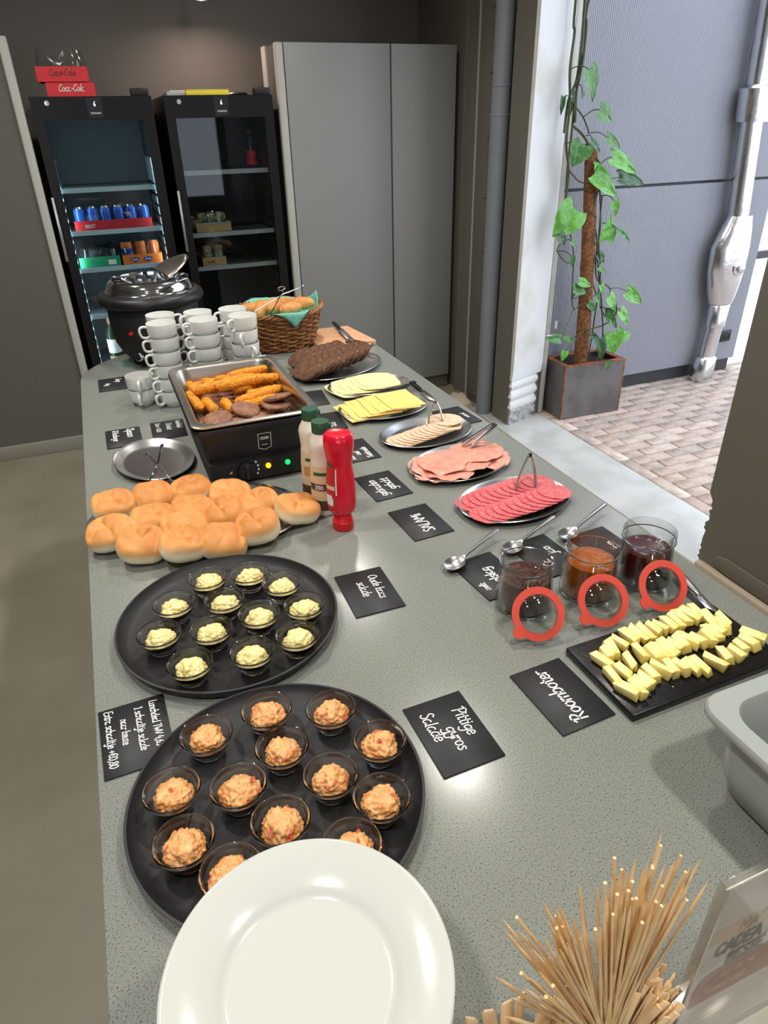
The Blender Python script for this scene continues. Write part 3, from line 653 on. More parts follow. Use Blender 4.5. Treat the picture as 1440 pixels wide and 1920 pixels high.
card('black card reading Salami', .595, 1.283, 'u', [('SALAMi', .0160, .0016, K(x=-.052, y=-.014, slant=.05))], rz=.05)
card('black card reading gebraden gehakt', .583, 1.495, 'u', [('gebraden', .0140, .0014, K(x=-.058, y=.010)), ('gehakt', .0140, .0014, K(x=-.034, y=-.026))], rz=.06)
card('black card with chalk text half hidden behind the sauce bottles', .592, 1.735, 'u', [('Kaas', .010, .0013, K(x=-.06, y=.022)), ('met', .010, .0013, K(x=-.036, y=-.004)), ('Tuinkruide', .010, .0013, K(x=-.066, y=-.032))], rz=.03)
card('black card reading Hagelslag melk beside the chocolate jar', .636, 1.020, 'u', [('melk', .0085, .0011, K(x=-.046, y=.028)), ('Hagelslag', .0135, .0016, K(x=-.070, y=-.012))], rz=.10)
card('black card reading jam between the chocolate and orange jars', .786, 1.036, 'u', [('Ca', .0125, .0013, K(x=-.04, y=.006)), ('jam', .0125, .0013, K(x=-.006, y=-.028))], rz=.08)
card('black card mostly hidden behind the two jam jars', .930, 1.010, 'u', [('jam', .0125, .0013, K(x=-.02, y=-.026))], rz=.06)
card('black card reading Lunchdeal with salad prices by the counter edge', -.098, .862, 'd', [('Lunchdeal TWV 4,65 !', .0072, .0008, K(x=-.064, y=.028, jit=.03)), ('1 schaaltje salade', .0075, .0008, K(x=-.058, y=.004)), ('naar keuze', .0072, .0008, K(x=-.040, y=-.020)), ('Extra schaaltje +€0,80', .0076, .0008, K(x=-.068, y=-.043))], rz=.03)
card('black card reading Kipcorn and Hamburger left of the steel platter', -.038, 2.132, 'd', [('Kipcorn', .013, .0016, K(x=-.064, y=.012)), ('& Hamburger', .0095, .0014, K(x=-.064, y=-.030))])
card('black lunch deal card between the cups and the steel platter', .100, 2.141, 'd', [('Lunchdeal', .009, .001, K(x=-.062, y=.028)), ('1 kroket', .010, .0011, K(x=-.050, y=-.004)), ('Extra + €1,80', .008, .001, K(x=-.060, y=-.036))], rz=-.02)
card('black soup card in front of the kettle near the rounded end', -.042, 2.690, 'd', [('Soep', .012, .0013, K(x=-.055, y=.012)), ('dag', .010, .0013, K(x=-.01, y=-.026))])
card('black card at the counter edge behind the pale meat platter', .985, 1.850, 'u', [('Kip', .011, .0013, K(x=-.03, y=.018)), ('filet', .011, .0013, K(x=-.05, y=-.006)) if 'f' in GL else ('kip', .011, .0013, K(x=-.05, y=-.006)), ('naturel', .008, .0011, K(x=-.03, y=-.034))], rz=.08)
card('blank-looking black card right of the food warmer', .600, 2.215, 'u', [], rz=-.10)
card('black card between the food warmer and the gold cheese platter', .585, 1.985, 'u', [('Kaas', .010, .001, K(x=-.05, y=-.02))], rz=-.08)

# ------------------------------------------------------------------ salad trays and bowls
def serving_tray(label, cx, cy, R):
    o = thing('serving_tray', label, 'tray', (cx, cy, CT), 0, 'round black serving trays')
    obj('tray_body', mesh('tray_body', *lathe([(0, .0005), (R-.02, .0005), (R-.006, .006), (R, .021), (R+.002, .0225), (R+.002, .0245), (R-.002, .025), (R-.010, .0115), (R-.026, .0050), (0, .0045)], 96), 'tray_black', 40), o)
    return o
serving_tray('round black tray of yellow cheese salad bowls', .095, 1.080, .208)
serving_tray('round black tray of orange salad bowls beside the plates', .084, .655, .207)
bowl_me = mesh('glass_bowl', *lathe([(0, .0005), (.019, .0), (.0225, .001), (.0240, .004), (.0310, .016), (.0362, .029), (.0380, .0350), (.0394, .0362), (.0402, .0380), (.0400, .0398), (.0388, .0412), (.0372, .0408), (.0360, .0390), (.0350, .0345), (.0352, .0330), (.0338, .0310), (.0280, .0170), (.0205, .0062), (0, .0050)], 44), 'clear_glass', 60)
def salad_mesh(seed, mat, r=.026, h=.030, rough=.28):
    bm = bmesh.new(); bmesh.ops.create_icosphere(bm, subdivisions=5, radius=1)
    for v in bm.verts:
        p = v.co.copy(); k = 1+wob(p, 1.6, rough, seed)+wob(p, 4.5, rough*.75, seed+2)+wob(p, 9, rough*.55, seed+5)+wob(p, 18, rough*.30, seed+9)
        z = p.z*k; q = Vector((p.x*k*r, p.y*k*r, max(-.55, z)*h*.62)); zb = max(.0, q.z+.0155)
        lim = min(.0196+.62*max(0, zb-.0), .0325)-.0014; rr = math.hypot(q.x, q.y)
        if zb < .034 and rr > lim: q.x *= lim/rr; q.y *= lim/rr
        v.co = q
    me = bpy.data.meshes.new('salad'); bm.to_mesh(me); bm.free(); me.materials.append(MATS[mat])
    me.polygons.foreach_set('use_smooth', [True]*len(me.polygons)); return me
YS = [salad_mesh(s, 'salad_yellow', .0275, .032, .17) for s in range(5)]; OS = [salad_mesh(s+20, 'salad_orange', .0275, .034, .20) for s in range(6)]
bit_v, bit_f = lathe([(0, -.3), (1, 0), (0, .3)], 7)
def bowls(spots, saladmeshes, tray_word, names, colour, group, bits):
    for i, ((x, y), nm) in enumerate(zip(spots, names)):
        tag(obj('glass_bowl', bowl_me, None, (x, y, CT+.0052)), 'glass bowl, %s on the %s tray' % (nm, tray_word), 'bowl', 'glass bowls on the %s tray' % tray_word)
        rnd = random.Random(i*3+len(group)); sm = saladmeshes[i % len(saladmeshes)]
        s = tag(obj('salad_portion', sm, None, (x+rnd.uniform(-.001, .001), y+rnd.uniform(-.001, .001), CT+.0262), (0, 0, rnd.uniform(0, 6.28))), '%s in the bowl %s' % (colour, nm), 'salad', group)
        s.scale = [rnd.uniform(.93, 1.0)]*3
        if bits:
            parts = []
            for k in range(7):
                vv = sm.vertices[rnd.randrange(len(sm.vertices))].co
                if vv.z < .004: continue
                sc = rnd.uniform(.003, .006); parts.append(([(vv.x+a*sc, vv.y+b*sc*.6, vv.z+c*sc+.0003) for a, b, c in bit_v], bit_f))
            if parts: obj('pepper_bit', mesh('pepper_bit', *join(*parts), 'salad_bit', 60), s)
B1 = [(.075, 1.192), (.158, 1.176), (.211, 1.114), (.001, 1.132), (.094, 1.106), (.232, 1.026), (.146, 1.035), (-.035, 1.050), (.055, 1.025), (.196, .946), (.111, .935), (.006, .948)]
N1 = ['left of the two at the back', 'right of the two at the back', 'at the back right under the rim', 'second one down the left side', 'in the upper middle', 'rightmost', 'right of centre', 'leftmost', 'left of centre', 'at the lower right', 'right of the two at the front', 'left of the two at the front']
bowls(B1, YS, 'cheese salad', N1, 'pale yellow cheese salad', 'cheese salad scoops', False)
B2 = [(.102, .790), (.196, .753), (.006, .778), (.106, .710), (.244, .665), (-.055, .696), (.032, .667), (.157, .634), (.210, .572), (.073, .591), (-.050, .610), (.148, .521), (-.001, .545)]
N2 = ['farthest back', 'at the back right', 'at the back left', 'in the upper middle', 'rightmost of the upper half', 'leftmost', 'left of centre', 'right of centre', 'at the lower right', 'just above the plate rim', 'at the lower left', 'mostly hidden behind the plate top', 'half hidden behind the plate left side']
bowls(B2, OS, 'orange salad', N2, 'orange creamy salad', 'orange salad scoops', True)

# ------------------------------------------------------------------ dinner plates
plate_me = mesh('dinner_plate', *lathe([(0, .004), (.062, .004), (.066, .0), (.071, .0), (.074, .004), (.082, .010), (.124, .0235), (.1255, .0250), (.1245, .0262), (.1215, .0262), (.084, .0150), (.078, .0108), (.0745, .0080), (.070, .0070), (0, .0066)], 96), 'plate_white', 60)
for k in range(11):
    tag(obj('dinner_plate', plate_me, None, (.043, .315, CT+.0005+k*.0184)), 'white dinner plate, %s' % ('topmost of the stack in the foreground' if k == 10 else 'lowest of the stack in the foreground' if k == 0 else ORD[k]+' from the bottom of the stack in the foreground'), 'plate', 'stacked white dinner plates')

# ------------------------------------------------------------------ steel platters
def platter_me(a, b, h=.016):
    seg = 72; V, F = [], []
    prof = [(0, .0015), (.72, .0015), (.80, .004), (.93, h*.86), (1., h), (1.004, h+.0012), (.995, h+.0022), (.925, h*.86+.0015), (.80, .0055), (.72, .0030), (0, .0030)]
    return mesh('platter', *lathe(prof, seg, a, b), 'steel', 50)
PM = platter_me(.152, .109)
def platter(x, y, ang, label):
    return tag(obj('steel_platter', PM, None, (x, y, CT+.0003), (0, 0, radians(ang))), label, 'platter', 'oval steel platters')
PL = dict(salami=(.847, 1.269, 6), ham=(.823, 1.515, 11), chick=(.828, 1.748, 7), ch2=(.786, 2.000, -4), ch1=(.822, 2.228, -2))
platter(*PL['salami'], 'oval steel platter under the salami'); platter(*PL['ham'], 'oval steel platter under the pink meat slices')
platter(*PL['chick'], 'oval steel platter under the pale chicken slices'); platter(*PL['ch2'], 'oval steel platter under the gold cheese, nearer cheese platter')
platter(*PL['ch1'], 'oval steel platter under the pale cheese, farther cheese platter'); platter(.034, 1.900, 100, 'empty oval steel platter behind the bread buns')
bt = tag(obj('steel_platter', platter_me(.262, .176, .018), None, (.100, 1.508, CT+.0003), (0, 0, radians(-17))), 'large oval steel platter under the bread buns', 'platter', 'oval steel platters')
tag(obj('steel_platter', platter_me(.205, .145, .018), None, (.785, 2.490, CT+.0003), (0, 0, radians(25))), 'dark-edged oval steel platter under the brown bread slices', 'platter', 'oval steel platters')

def at_pl(key, u, v):
    x, y, a = PL[key]; a = radians(a); return x+u*cos(a)-v*sin(a), y+u*sin(a)+v*cos(a)
def round_slice(R, seed, mat, ruff=.0, edge=None, thick=.0016, sag=.0, seg=36, rings=4):
    """a thin slice of meat: wavy edge, gently rumpled, two skins"""
    V, F = [], []
    for side in (1, 0):
        V.append((0, 0, thick*side))
        for j in range(1, rings+1):
            for k in range(seg):
                a = 2*pi*k/seg; t = j/rings; r = R*t*(1+wob((cos(a), sin(a), seed), 1.5, .05, seed)+(wob((cos(a), sin(a), seed), 3.2, .10, seed+3) if ruff > .005 else 0))
                z = ruff*t*t*wob((cos(a)*1.2, sin(a)*1.2, t), 2.6, 1., seed)+sag*wob((r*cos(a)*30, r*sin(a)*30, 0), 1, 1, seed)
                V.append((r*cos(a), r*sin(a), z+thick*side*(1 if j < rings else .7)))
    n = 1+rings*seg
    for s in (0, 1):
        o = s*n
        for k in range(seg):
            l = (k+1) % seg; q = (o, o+1+k, o+1+l); F.append(q if s == 0 else q[::-1])
            for j in range(rings-1):
                a, b = o+1+j*seg, o+1+(j+1)*seg; q = (a+k, b+k, b+l, a+l); F.append(q if s == 0 else q[::-1])
    nf = len(F); a, b = 1+(rings-1)*seg, n+1+(rings-1)*seg
    for k in range(seg): l = (k+1) % seg; F.append((b+k, b+l, a+l, a+k)[::-1])
    me = mesh('slice', V, F, mat, 60)
    if edge:
        me.materials.append(MATS[edge]); mi = [0]*len(me.polygons)
        for i in range(nf, len(F)): mi[i] = 1
        for i, p in enumerate(me.polygons):
            if any(v in range(a, a+seg) or v in range(b, b+seg) for v in p.vertices) and i >= nf: mi[i] = 1
        me.polygons.foreach_set('material_index', mi)
    return me
def put_slice(name, me, key, u, v, z, tilt, az, label, cat, group, spin=0.):
    """lay a slice on a platter; it leans by tilt along azimuth az (platter frame), the low side against the platter"""
    x, y = at_pl(key, u, v); a = radians(PL[key][2])+az
    q = Matrix.Rotation(a, 3, 'Z') @ Matrix.Rotation(-tilt, 3, 'Y') @ Matrix.Rotation(spin-a, 3, 'Z')
    o = obj(name, me, None, (x, y, CT+z)); o.rotation_euler = q.to_euler(); return tag(o, label, cat, group)
SM = [round_slice(.044, s, 'salami', .0012, 'salami_edge') for s in range(4)]
for row, v0, word in ((0, .046, 'back'), (1, -.040, 'front')):
    n = 11
    for i in range(n):
        u0 = -.104+i*(.205/(n-1)); vv = v0*(1-.30*(u0/.13)**2)-.004*(row == 0)
        put_slice('salami_slice', SM[(i*2+row) % 4], 'salami', u0, vv, .0132+i*.0009+row*.0016, -.085, 0, '%s salami slice in the %s row of the salami platter' % (ordin(i, n), word), 'salami', 'salami slices', i*1.3)
HM = [round_slice(.068, s+10, 'ham', .007, None, .002, .0015, 44, 5) for s in range(4)]
for i, (u, v, z, tl, az, lab) in enumerate([(-.092, -.008, .0115, -.05, .4, 'lowest pink meat slice at the left end of its platter'), (-.078, .022, .015, -.05, .2, 'pink meat slice under the large left one, towards the back'), (-.062, -.028, .0185, -.03, .9, 'pink meat slice hanging over the front rim of its platter'), (.0, .035, .0175, -.10, 1.2, 'folded pink meat slice in the middle at the back'), (.088, .012, .0125, -.05, 2.8, 'lowest pink meat slice at the right end of its platter'), (.076, -.026, .0165, -.04, 2.6, 'pink meat slice under the large right one, towards the front'), (.07, .036, .020, -.08, 2.2, 'pink meat slice at the back right of its platter'), (.008, -.012, .0225, -.03, .2, 'pink meat slice in the middle of its platter'), (-.056, .004, .0265, .02, .1, 'large flat pink meat slice on top at the left'), (.066, .002, .0270, -.03, 3., 'large flat pink meat slice on top at the right')]):
    put_slice('meat_slice', HM[i % 4], 'ham', u, v, z, tl, az, lab, 'meat slice', 'pink meat slices', i*2.1)
CM = [round_slice(.047, s+30, 'chicken', .002, 'chicken_edge', .002) for s in range(3)]
n = 11
for i in range(n):
    put_slice('chicken_slice', CM[i % 3], 'chick', -.098+i*.0170, -.020+.014*(i/n), .0125+i*.0011, -.11, .1, '%s pale chicken slice in the fan' % ordin(i, n), 'meat slice', 'pale chicken slices', i*1.7)
for i, (u, v, z) in enumerate([(.062, .012, .0285), (.075, .022, .0305), (.084, .010, .0325)]):
    put_slice('chicken_slice', CM[i], 'chick', u, v, z, .03, 0, '%s chicken slice of the small heap at the right of the fan' % ['lowest', 'middle', 'topmost'][i], 'meat slice', 'pale chicken slices', i)
def sheet(w, d, seed, mat, thick=.0022, sag=.004, rnd_c=.0, n=10):
    """a sheet of sliced cheese, slightly bent over what lies below"""
    V, F = [], []
    for s in (0, 1):
        for j in range(n+1):
            for i in range(n+1):
                x, y = (i/n-.5)*w, (j/n-.5)*d
                if rnd_c:
                    a, b = i/n*2-1, j/n*2-1; x, y = w/2*a*math.sqrt(max(0, 1-b*b*.5*rnd_c)), d/2*b*math.sqrt(max(0, 1-a*a*.5*rnd_c))
                V.append((x, y, wob((x*9, y*9, 0), 1.2, sag, seed)+thick*s))
    m_ = (n+1)**2; ix = lambda s, i, j: s*m_+j*(n+1)+i
    for j in range(n):
        for i in range(n):
            F.append((ix(1, i, j), ix(1, i+1, j), ix(1, i+1, j+1), ix(1, i, j+1))); F.append((ix(0, i, j+1), ix(0, i+1, j+1), ix(0, i+1, j), ix(0, i, j)))
    for k in range(n):
        F += [(ix(0, k, 0), ix(0, k+1, 0), ix(1, k+1, 0), ix(1, k, 0)), (ix(1, k, n), ix(1, k+1, n), ix(0, k+1, n), ix(0, k, n)), (ix(1, 0, k), ix(1, 0, k+1), ix(0, 0, k+1), ix(0, 0, k)), (ix(0, n, k), ix(0, n, k+1), ix(1, n, k+1), ix(1, n, k))]
    return mesh('cheese_slice', V, F, mat, 40)
C2 = [sheet(.125, .155, s, 'cheese_gold') for s in range(3)]
for i, (u, v, r_) in enumerate([(-.085, -.010, .10), (-.068, -.006, .06), (-.046, .002, .02), (-.026, -.004, .05), (-.004, .004, -.02), (.022, .006, .03), (.046, .004, -.03), (.062, .010, .06)]):
    put_slice('cheese_slice', C2[i % 3], 'ch2', u, v, .0125+i*.0024, -.035, 0, '%s gold cheese slice on the nearer cheese platter' % ordin(i, 8), 'cheese slice', 'gold cheese slices', r_)
C1 = [sheet(.15, .17, s+5, 'cheese_pale', .0022, .003, .62) for s in range(3)]
for i, (u, v, r_) in enumerate([(-.078, -.010, .2), (-.058, .0, .0), (-.030, -.004, .1), (-.006, .004, -.1), (.018, .0, .05), (.038, .004, -.05)]):
    put_slice('cheese_slice', C1[i % 3], 'ch1', u, v, .0125+i*.0024, -.03, 0, '%s pale cheese slice on the farther cheese platter' % ordin(i, 6), 'cheese slice', 'pale cheese slices', r_)

# ------------------------------------------------------------------ tongs, spoons, knives
def tongs(label, hinge, t1, t2, mat='steel', w=.0085, bow=.010, name='serving_tongs', grip=None):
    t = thing(name, label, 'tongs', hinge, 0, 'serving tongs'); H = Vector(hinge)
    for tp in (t1, t2):
        T = Vector(tp)-H; side = (Vector(tp)-(Vector(t1)+Vector(t2))/2); side = side.normalized() if side.length else Vector((1, 0, 0))
        P = smooth_path([Vector((0, 0, 0)), T*.06+side*.0035, T*.45+side*bow*.5, T*.85+side*bow*.2, T], 5)
        R = [w*(.9 if i < len(P)*.7 else .9-.35*(i/len(P)-.7)) for i in range(len(P))]
        upv = T.cross(side); upv = upv if upv.length > 1e-5 else Vector((0, 0, 1))
        obj('arm', mesh('arm', *tube(P, R, 8, flat=.40, up=side), mat, 60), t)
        if grip: obj('grip', mesh('grip', *tube(P[:4], w*1.2, 8, flat=.5, up=side), grip, 60), t)
    return t
tongs('small steel tongs standing on the salami', (.936, 1.345, .986), (.866, 1.293, .931), (.916, 1.281, .931), grip='black_plastic')
tongs('broad shiny steel tongs lying on the pink meat slices', (.962, 1.565, .985), (.878, 1.555, .934), (.862, 1.578, .934), 'chrome', .011, .006)
tongs('small steel tongs standing on the pale chicken slices', (.884, 1.800, .984), (.848, 1.776, .926), (.892, 1.764, .934), grip='black_plastic')
tongs('steel tongs lying on the brown bread platter', (.960, 2.540, .962), (.885, 2.655, .955), (.925, 2.675, .950), 'chrome', .008, .012)
# wire tongs with scissor handles
def wire_tongs(label, A, B, X_, C_, D_, loops, name='scissor_tongs'):
    t = thing(name, label, 'tongs', X_, 0, 'serving tongs'); X = Vector(X_)
    for p, q, lp in ((A, C_, loops[0]), (B, D_, loops[1])):
        P = smooth_path([Vector(p)-X, (Vector(p)-X)*.5, Vector((0, 0, 0)), (Vector(q)-X)*.45, Vector(q)-X], 5)
        obj('arm', mesh('arm', *tube(P, .0026, 6), 'chrome', 60), t)
        c = Vector(lp)-X; e1 = (Vector(q)-X-c); e1 = e1.normalized()*.018; e2 = Vector((0, 0, 1)).cross(e1).normalized()*.013+Vector((0, 0, .006))
        obj('ring', mesh('ring', *tube([c+e1*cos(2*pi*k/16)+e2*sin(2*pi*k/16) for k in range(16)], .0026, 6, True), 'chrome', 60), t)
        g = Vector(p)-X; g1 = (Vector(p)-X).normalized()*.016
        obj('tip', mesh('tip', *tube([g-g1*.4, g+g1*.2, g+g1], [.003, .0065, .003], 8, flat=.35), 'chrome', 60), t)
    obj('pivot', mesh('pivot', *lathe([(0, -.004), (.005, -.004), (.005, .004), (0, .004)], 12), 'chrome', 40), t)
wire_tongs('wire scissor tongs leaning on the empty steel platter behind the buns', (.018, 1.86, .948), (.060, 1.872, .960), (.036, 1.765, .955), (.062, 1.705, .930), (.004, 1.715, .928), ((.066, 1.688, .928), (-.002, 1.700, .926)))
wire_tongs('wire scissor tongs lying across the rolls in the wicker basket', (.535, 2.745, 1.098), (.585, 2.680, 1.095), (.680, 2.865, 1.125), (.71, 2.935, 1.135), (.775, 2.93, 1.135), ((.705, 2.95, 1.136), (.79, 2.945, 1.136)))
spoon_v = []
def spoon_me(L=.19):
    """bowl towards -x, tapering handle; hollow side up"""
    V, F = [], []; n, mseg = 34, 8
    for i in range(n+1):
        t = i/n; x = t*L
        if t < .30: w = .021*math.sqrt(max(0.0004, 1-((t-.15)/.15)**2)); dip = -.010*(1-((t-.15)/.15)**2)
        else: w = .0036+.0030*max(0, (t-.45)/.55)**1.2+.010*max(0, 1-(t-.30)/.05)*.25; dip = 0
        base = .012+.010*max(0, (t-.28)/.72)*(1.3-.3*t)
        for k in range(mseg+1):
            s = k/mseg*2-1; V.append((x, w*s, base+dip*(1-s*s)*(1 if t < .30 else 0)+(0 if t < .30 else .0016*(1-s*s))))
    m0 = len(V)
    V += [(x, y, z-.0016) for x, y, z in V[:m0]]; q = mseg+1
    for i in range(n):
        for k in range(mseg):
            a = i*q+k; F.append((a, a+1, a+q+1, a+q)[::-1]); F.append((m0+a, m0+a+1, m0+a+q+1, m0+a+q))
        for k in (0, mseg):
            a = i*q+k; f_ = (a, a+q, m0+a+q, m0+a); F.append(f_ if k == 0 else f_[::-1])
    for i in (0, n):
        for k in range(mseg): a = i*q+k; F.append((a, a+1, m0+a+1, m0+a))
    return mesh('spoon', V, F, 'steel', 50)
SP = spoon_me()
def spoon(p, q, label, z=.0):
    a = math.atan2(q[1]-p[1], q[0]-p[0]); return tag(obj('steel_spoon', SP, None, (p[0], p[1], CT+z), (0, 0, a)), label, 'spoon', 'steel spoons by the jars')
spoon((.553, 1.060), (.727, 1.143), 'steel spoon left of the chocolate jar on the Hagelslag card', .0045)
spoon((.700, 1.066), (.857, 1.132), 'steel spoon half hidden behind the chocolate jar', .0045)
spoon((.846, 1.064), (1.024, 1.140), 'steel spoon behind the orange jam jar', .0045)
def knife(label, p, q, z, blade_w, hl, mats, name='table_knife', tilt=0., bl_th=.0012):
    d = Vector((q[0]-p[0], q[1]-p[1], 0)); L = d.length
    t = thing(name, label, 'knife', (p[0], p[1], z), math.atan2(d.y, d.x))
    ho = smooth_path([(0, -.007, 0), (hl*.3, -.009, 0), (hl, -.0065, 0), (hl, .0065, 0), (hl*.3, .009, 0), (0, .007, 0)], 4, True)
    obj('handle', bevelled('handle', *slab([(a.x, a.y) for a in ho], 0, .009), mats[0], .003), t)
    bo = [(hl-.002, -.005), (hl+.02, -blade_w*.5), (L*.85, -blade_w*.5), (L, blade_w*.35), (L*.97, blade_w*.5), (hl, blade_w*.5)]
    obj('blade', bevelled('blade', *slab(bo, .003, .003+bl_th), mats[1], .0003, 1), t)
    t.rotation_euler = (0, tilt, t.rotation_euler[2]); return t
knife('steel butter knife on the corner of the butter slate', (.985, .862), (.952, .716), CT+.015, .017, .085, ('steel', 'steel'))
knife('bread knife with black handle lying on the cutting board', (.966, 3.066), (.940, 2.735), CT+.0305, .028, .12, ('black_plastic', 'steel'), 'bread_knife')
knife('black-handled cheese knife between the two cheese platters', (.972, 2.150), (.835, 2.085), CT+.024, .020, .02, ('black_plastic', 'black_plastic'), 'cheese_knife')
knife('dark cheese slicer lying at the counter edge beside the cheese', (.985, 2.215), (.978, 1.992), CT+.0006, .026, .10, ('black_plastic', 'steel_brushed'), 'cheese_slicer')
# cutting board
tag(obj('cutting_board', bevelled('cutting_board', *slab([(.796, 3.045), (.800, 2.715), (1.055, 2.742), (1.022, 3.028)], 0, .022), 'wood_board', .004), None, (0, 0, CT+.0004)), 'light wooden cutting board at the far end of the counter', 'cutting board')

# ------------------------------------------------------------------ bread
def bun_mesh(seed, a=.053, b=.047, h=.060):
    V, F = [], []; nu, nv = 36, 16
    for j in range(nv+1):
        ph = -pi/2+pi*j/nv
        for k in range(nu):
            th = 2*pi*k/nu; sg = lambda v, e: math.copysign(abs(v)**e, v)
            cp = sg(cos(ph), .55); x = a*cp*sg(cos(th), .72); y = b*cp*sg(sin(th), .72); z = sin(ph)
            zz = h*.5+h*.5*sg(z, .75)
            n3 = Vector((x*22, y*22, zz*22)); d = 1+wob(n3, .8, .06, seed)+(wob(n3, 2.6, .05, seed) if z < .15 else 0)
            crease = -.012*max(0, z)**2*max(0, 1-abs(wob((x*26, y*15, seed), 1, 1.6)))**5
            V.append((x*d, y*d, max(0, zz*(1+wob((x*14, y*14, 0), 1, .12, seed))+crease)))
    for j in range(nv):
        for k in range(nu): l = (k+1) % nu; F.append((j*nu+k, j*nu+l, (j+1)*nu+l, (j+1)*nu+k))
    return mesh('bread_bun', V, F, 'bun', 70)
BM = [bun_mesh(s) for s in range(6)]
BU = [(-.09, 1.60), (.006, 1.618), (.101, 1.604), (.186, 1.552), (.246, 1.467), (.315, 1.404), (-.007, 1.498), (.084, 1.502), (.157, 1.452), (-.096, 1.471), (-.041, 1.394), (.058, 1.433), (.042, 1.343), (.129, 1.338), (.218, 1.352)]
BN = ['leftmost at the back', 'next to the wire tongs, second at the back', 'third at the back, centre', 'fourth at the back', 'fifth at the back, towards the bottles', 'rightmost, beside the sauce bottles', 'second from the left in the middle row', 'in the very middle', 'right of the middle one', 'leftmost, over the counter edge', 'at the front left', 'just in front of the middle one', 'front and centre over the rim', 'second from the right at the front', 'at the front right']
rnd = random.Random(5)
for i, ((x, y), nm) in enumerate(zip(BU, BN)):
    o = tag(obj('bread_bun', BM[i % 6], None, (x, y, CT+(.0135 if i in (0, 5, 9, 10, 12, 14) else .008)), (rnd.uniform(-.05, .30), rnd.uniform(-.2, .2), rnd.uniform(-.3, .3)+0)), 'golden bread bun, '+nm, 'bread bun', 'golden bread buns')
    if i in (5,): o.rotation_euler = (.15, .25, .2)
def slice_bread(seed):
    pts = []
    for k in range(28):
        a = 2*pi*k/28; sx = math.copysign(abs(cos(a))**.6, cos(a)); sy = math.copysign(abs(sin(a))**.7, sin(a))
        pts.append((.056*sx*(1+wob((cos(a), sin(a), 0), 2, .05, seed)), .042*sy*(1+wob((cos(a), sin(a), 1), 2, .06, seed))+(.006 if sy > 0 else 0)))
    V, F = slab(pts, 0, .0115); me = bevelled('crumb', V, F, 'brown_bread', .0015, 1)
    me.materials.append(MATS['crust_dark'])
    for p in me.polygons: p.material_index = 1 if abs(p.normal.z) < .5 else 0
    return me
DB = [slice_bread(s) for s in range(3)]
seed_me = None
def seeds(seed):
    rn = random.Random(seed); parts = []
    for k in range(34):
        a = rn.uniform(.1, pi-.1); x = .0565*math.copysign(abs(cos(a))**.6, cos(a)); y = .0425*abs(sin(a))**.7+.006; z = rn.uniform(.001, .0105)
        v, f = lathe([(0, -.0028), (.0012, 0), (0, .0028)], 5); c, s_ = cos(rn.uniform(0, 6)), sin(rn.uniform(0, 6))
        parts.append(([(x+q[2]*c, y+q[0], z+q[1]+q[2]*s_*.4) for q in v], f))
    return mesh('seeds', *join(*parts), 'seed')
SD = [seeds(s) for s in range(3)]
pa = radians(25)
lx = Vector((.28, -.96, 0)).normalized(); hh = Vector((.96, .28, 0)).normalized()
LB = [('front', 9, [(.640+k*.0315, 2.405+k*.016) for k in range(9)]), ('back', 6, [(.660+k*.032, 2.545+k*.010) for k in range(6)])]
for word, n, pts in LB:
    for k, (x, y) in enumerate(pts):
        le = radians(30+1.6*k if word == 'front' else 34); ly = hh*cos(le)+Vector((0, 0, sin(le))); lz = lx.cross(ly)
        t = thing('brown_bread_slice', '%s dark brown bread slice in the %s row on its platter' % (ordin(k, n), word), 'bread slice', (x, y, CT+.0135+.044*sin(le)), 0, 'dark bread slices')
        t.rotation_euler = (Matrix((lx, ly, lz)).transposed() @ Matrix.Rotation(.12*sin(k*2.3+n), 3, 'Z')).to_euler(); t.scale = (1.12, 1., .95)
        cr = obj('crumb', DB[k % 3], t); sd = obj('seeds', SD[k % 3], cr); sd['kind'] = 'stuff'
# wicker basket
BX, BY = .672, 2.925
bk = thing('bread_basket', 'oval wicker basket of bread rolls lined with a green napkin', 'basket', (BX, BY, CT))
def bask_r(z): t = z/.165; return .150+.042*t**1.1, .125+.038*t**1.1
obj('basket_floor', mesh('basket_floor', *lathe([(0, .004), (1, .004), (1, .010), (0, .010)], 40, .15, .125), 'wicker_dark', 40), bk)
NS = 26
stake = []
for k in range(NS):
    a = 2*pi*k/NS; stake = [(bask_r(z)[0]*cos(a), bask_r(z)[1]*sin(a), z) for z in (.004, .04, .08, .12, .158)]
    obj('stake', mesh('stake', *tube(stake, .0032, 5), 'wicker_dark', 60), bk)
for j in range(15):
    z = .008+j*.0098; a_, b_ = bask_r(z); P = []
    for k in range(NS*4):
        a = 2*pi*k/(NS*4); d = .0048*cos(NS/2*a*1+pi*(j % 2)); zz = z+.0015*sin(NS*a*.5+j)+wob((cos(a)*3, sin(a)*3, j), 1, .002)
        P.append(((a_+d)*cos(a), (b_+d)*sin(a), zz))
    obj('weave_strand', mesh('weave_strand', *tube(P, .0046, 5, True), 'wicker' if j % 3 else 'wicker_dark', 60), bk)
for s_ in range(3):
    a_, b_ = bask_r(.162); P = [((a_+.007*cos(14*a+s_*2.09))*cos(a), (b_+.007*cos(14*a+s_*2.09))*sin(a), .163+.007*sin(14*a+s_*2.09)+.006*cos(2*a)) for a in [2*pi*k/90 for k in range(90)]]
    obj('rim_strand', mesh('rim_strand', *tube(P, .0052, 5, True), 'wicker', 60), bk)
rn = random.Random(9)
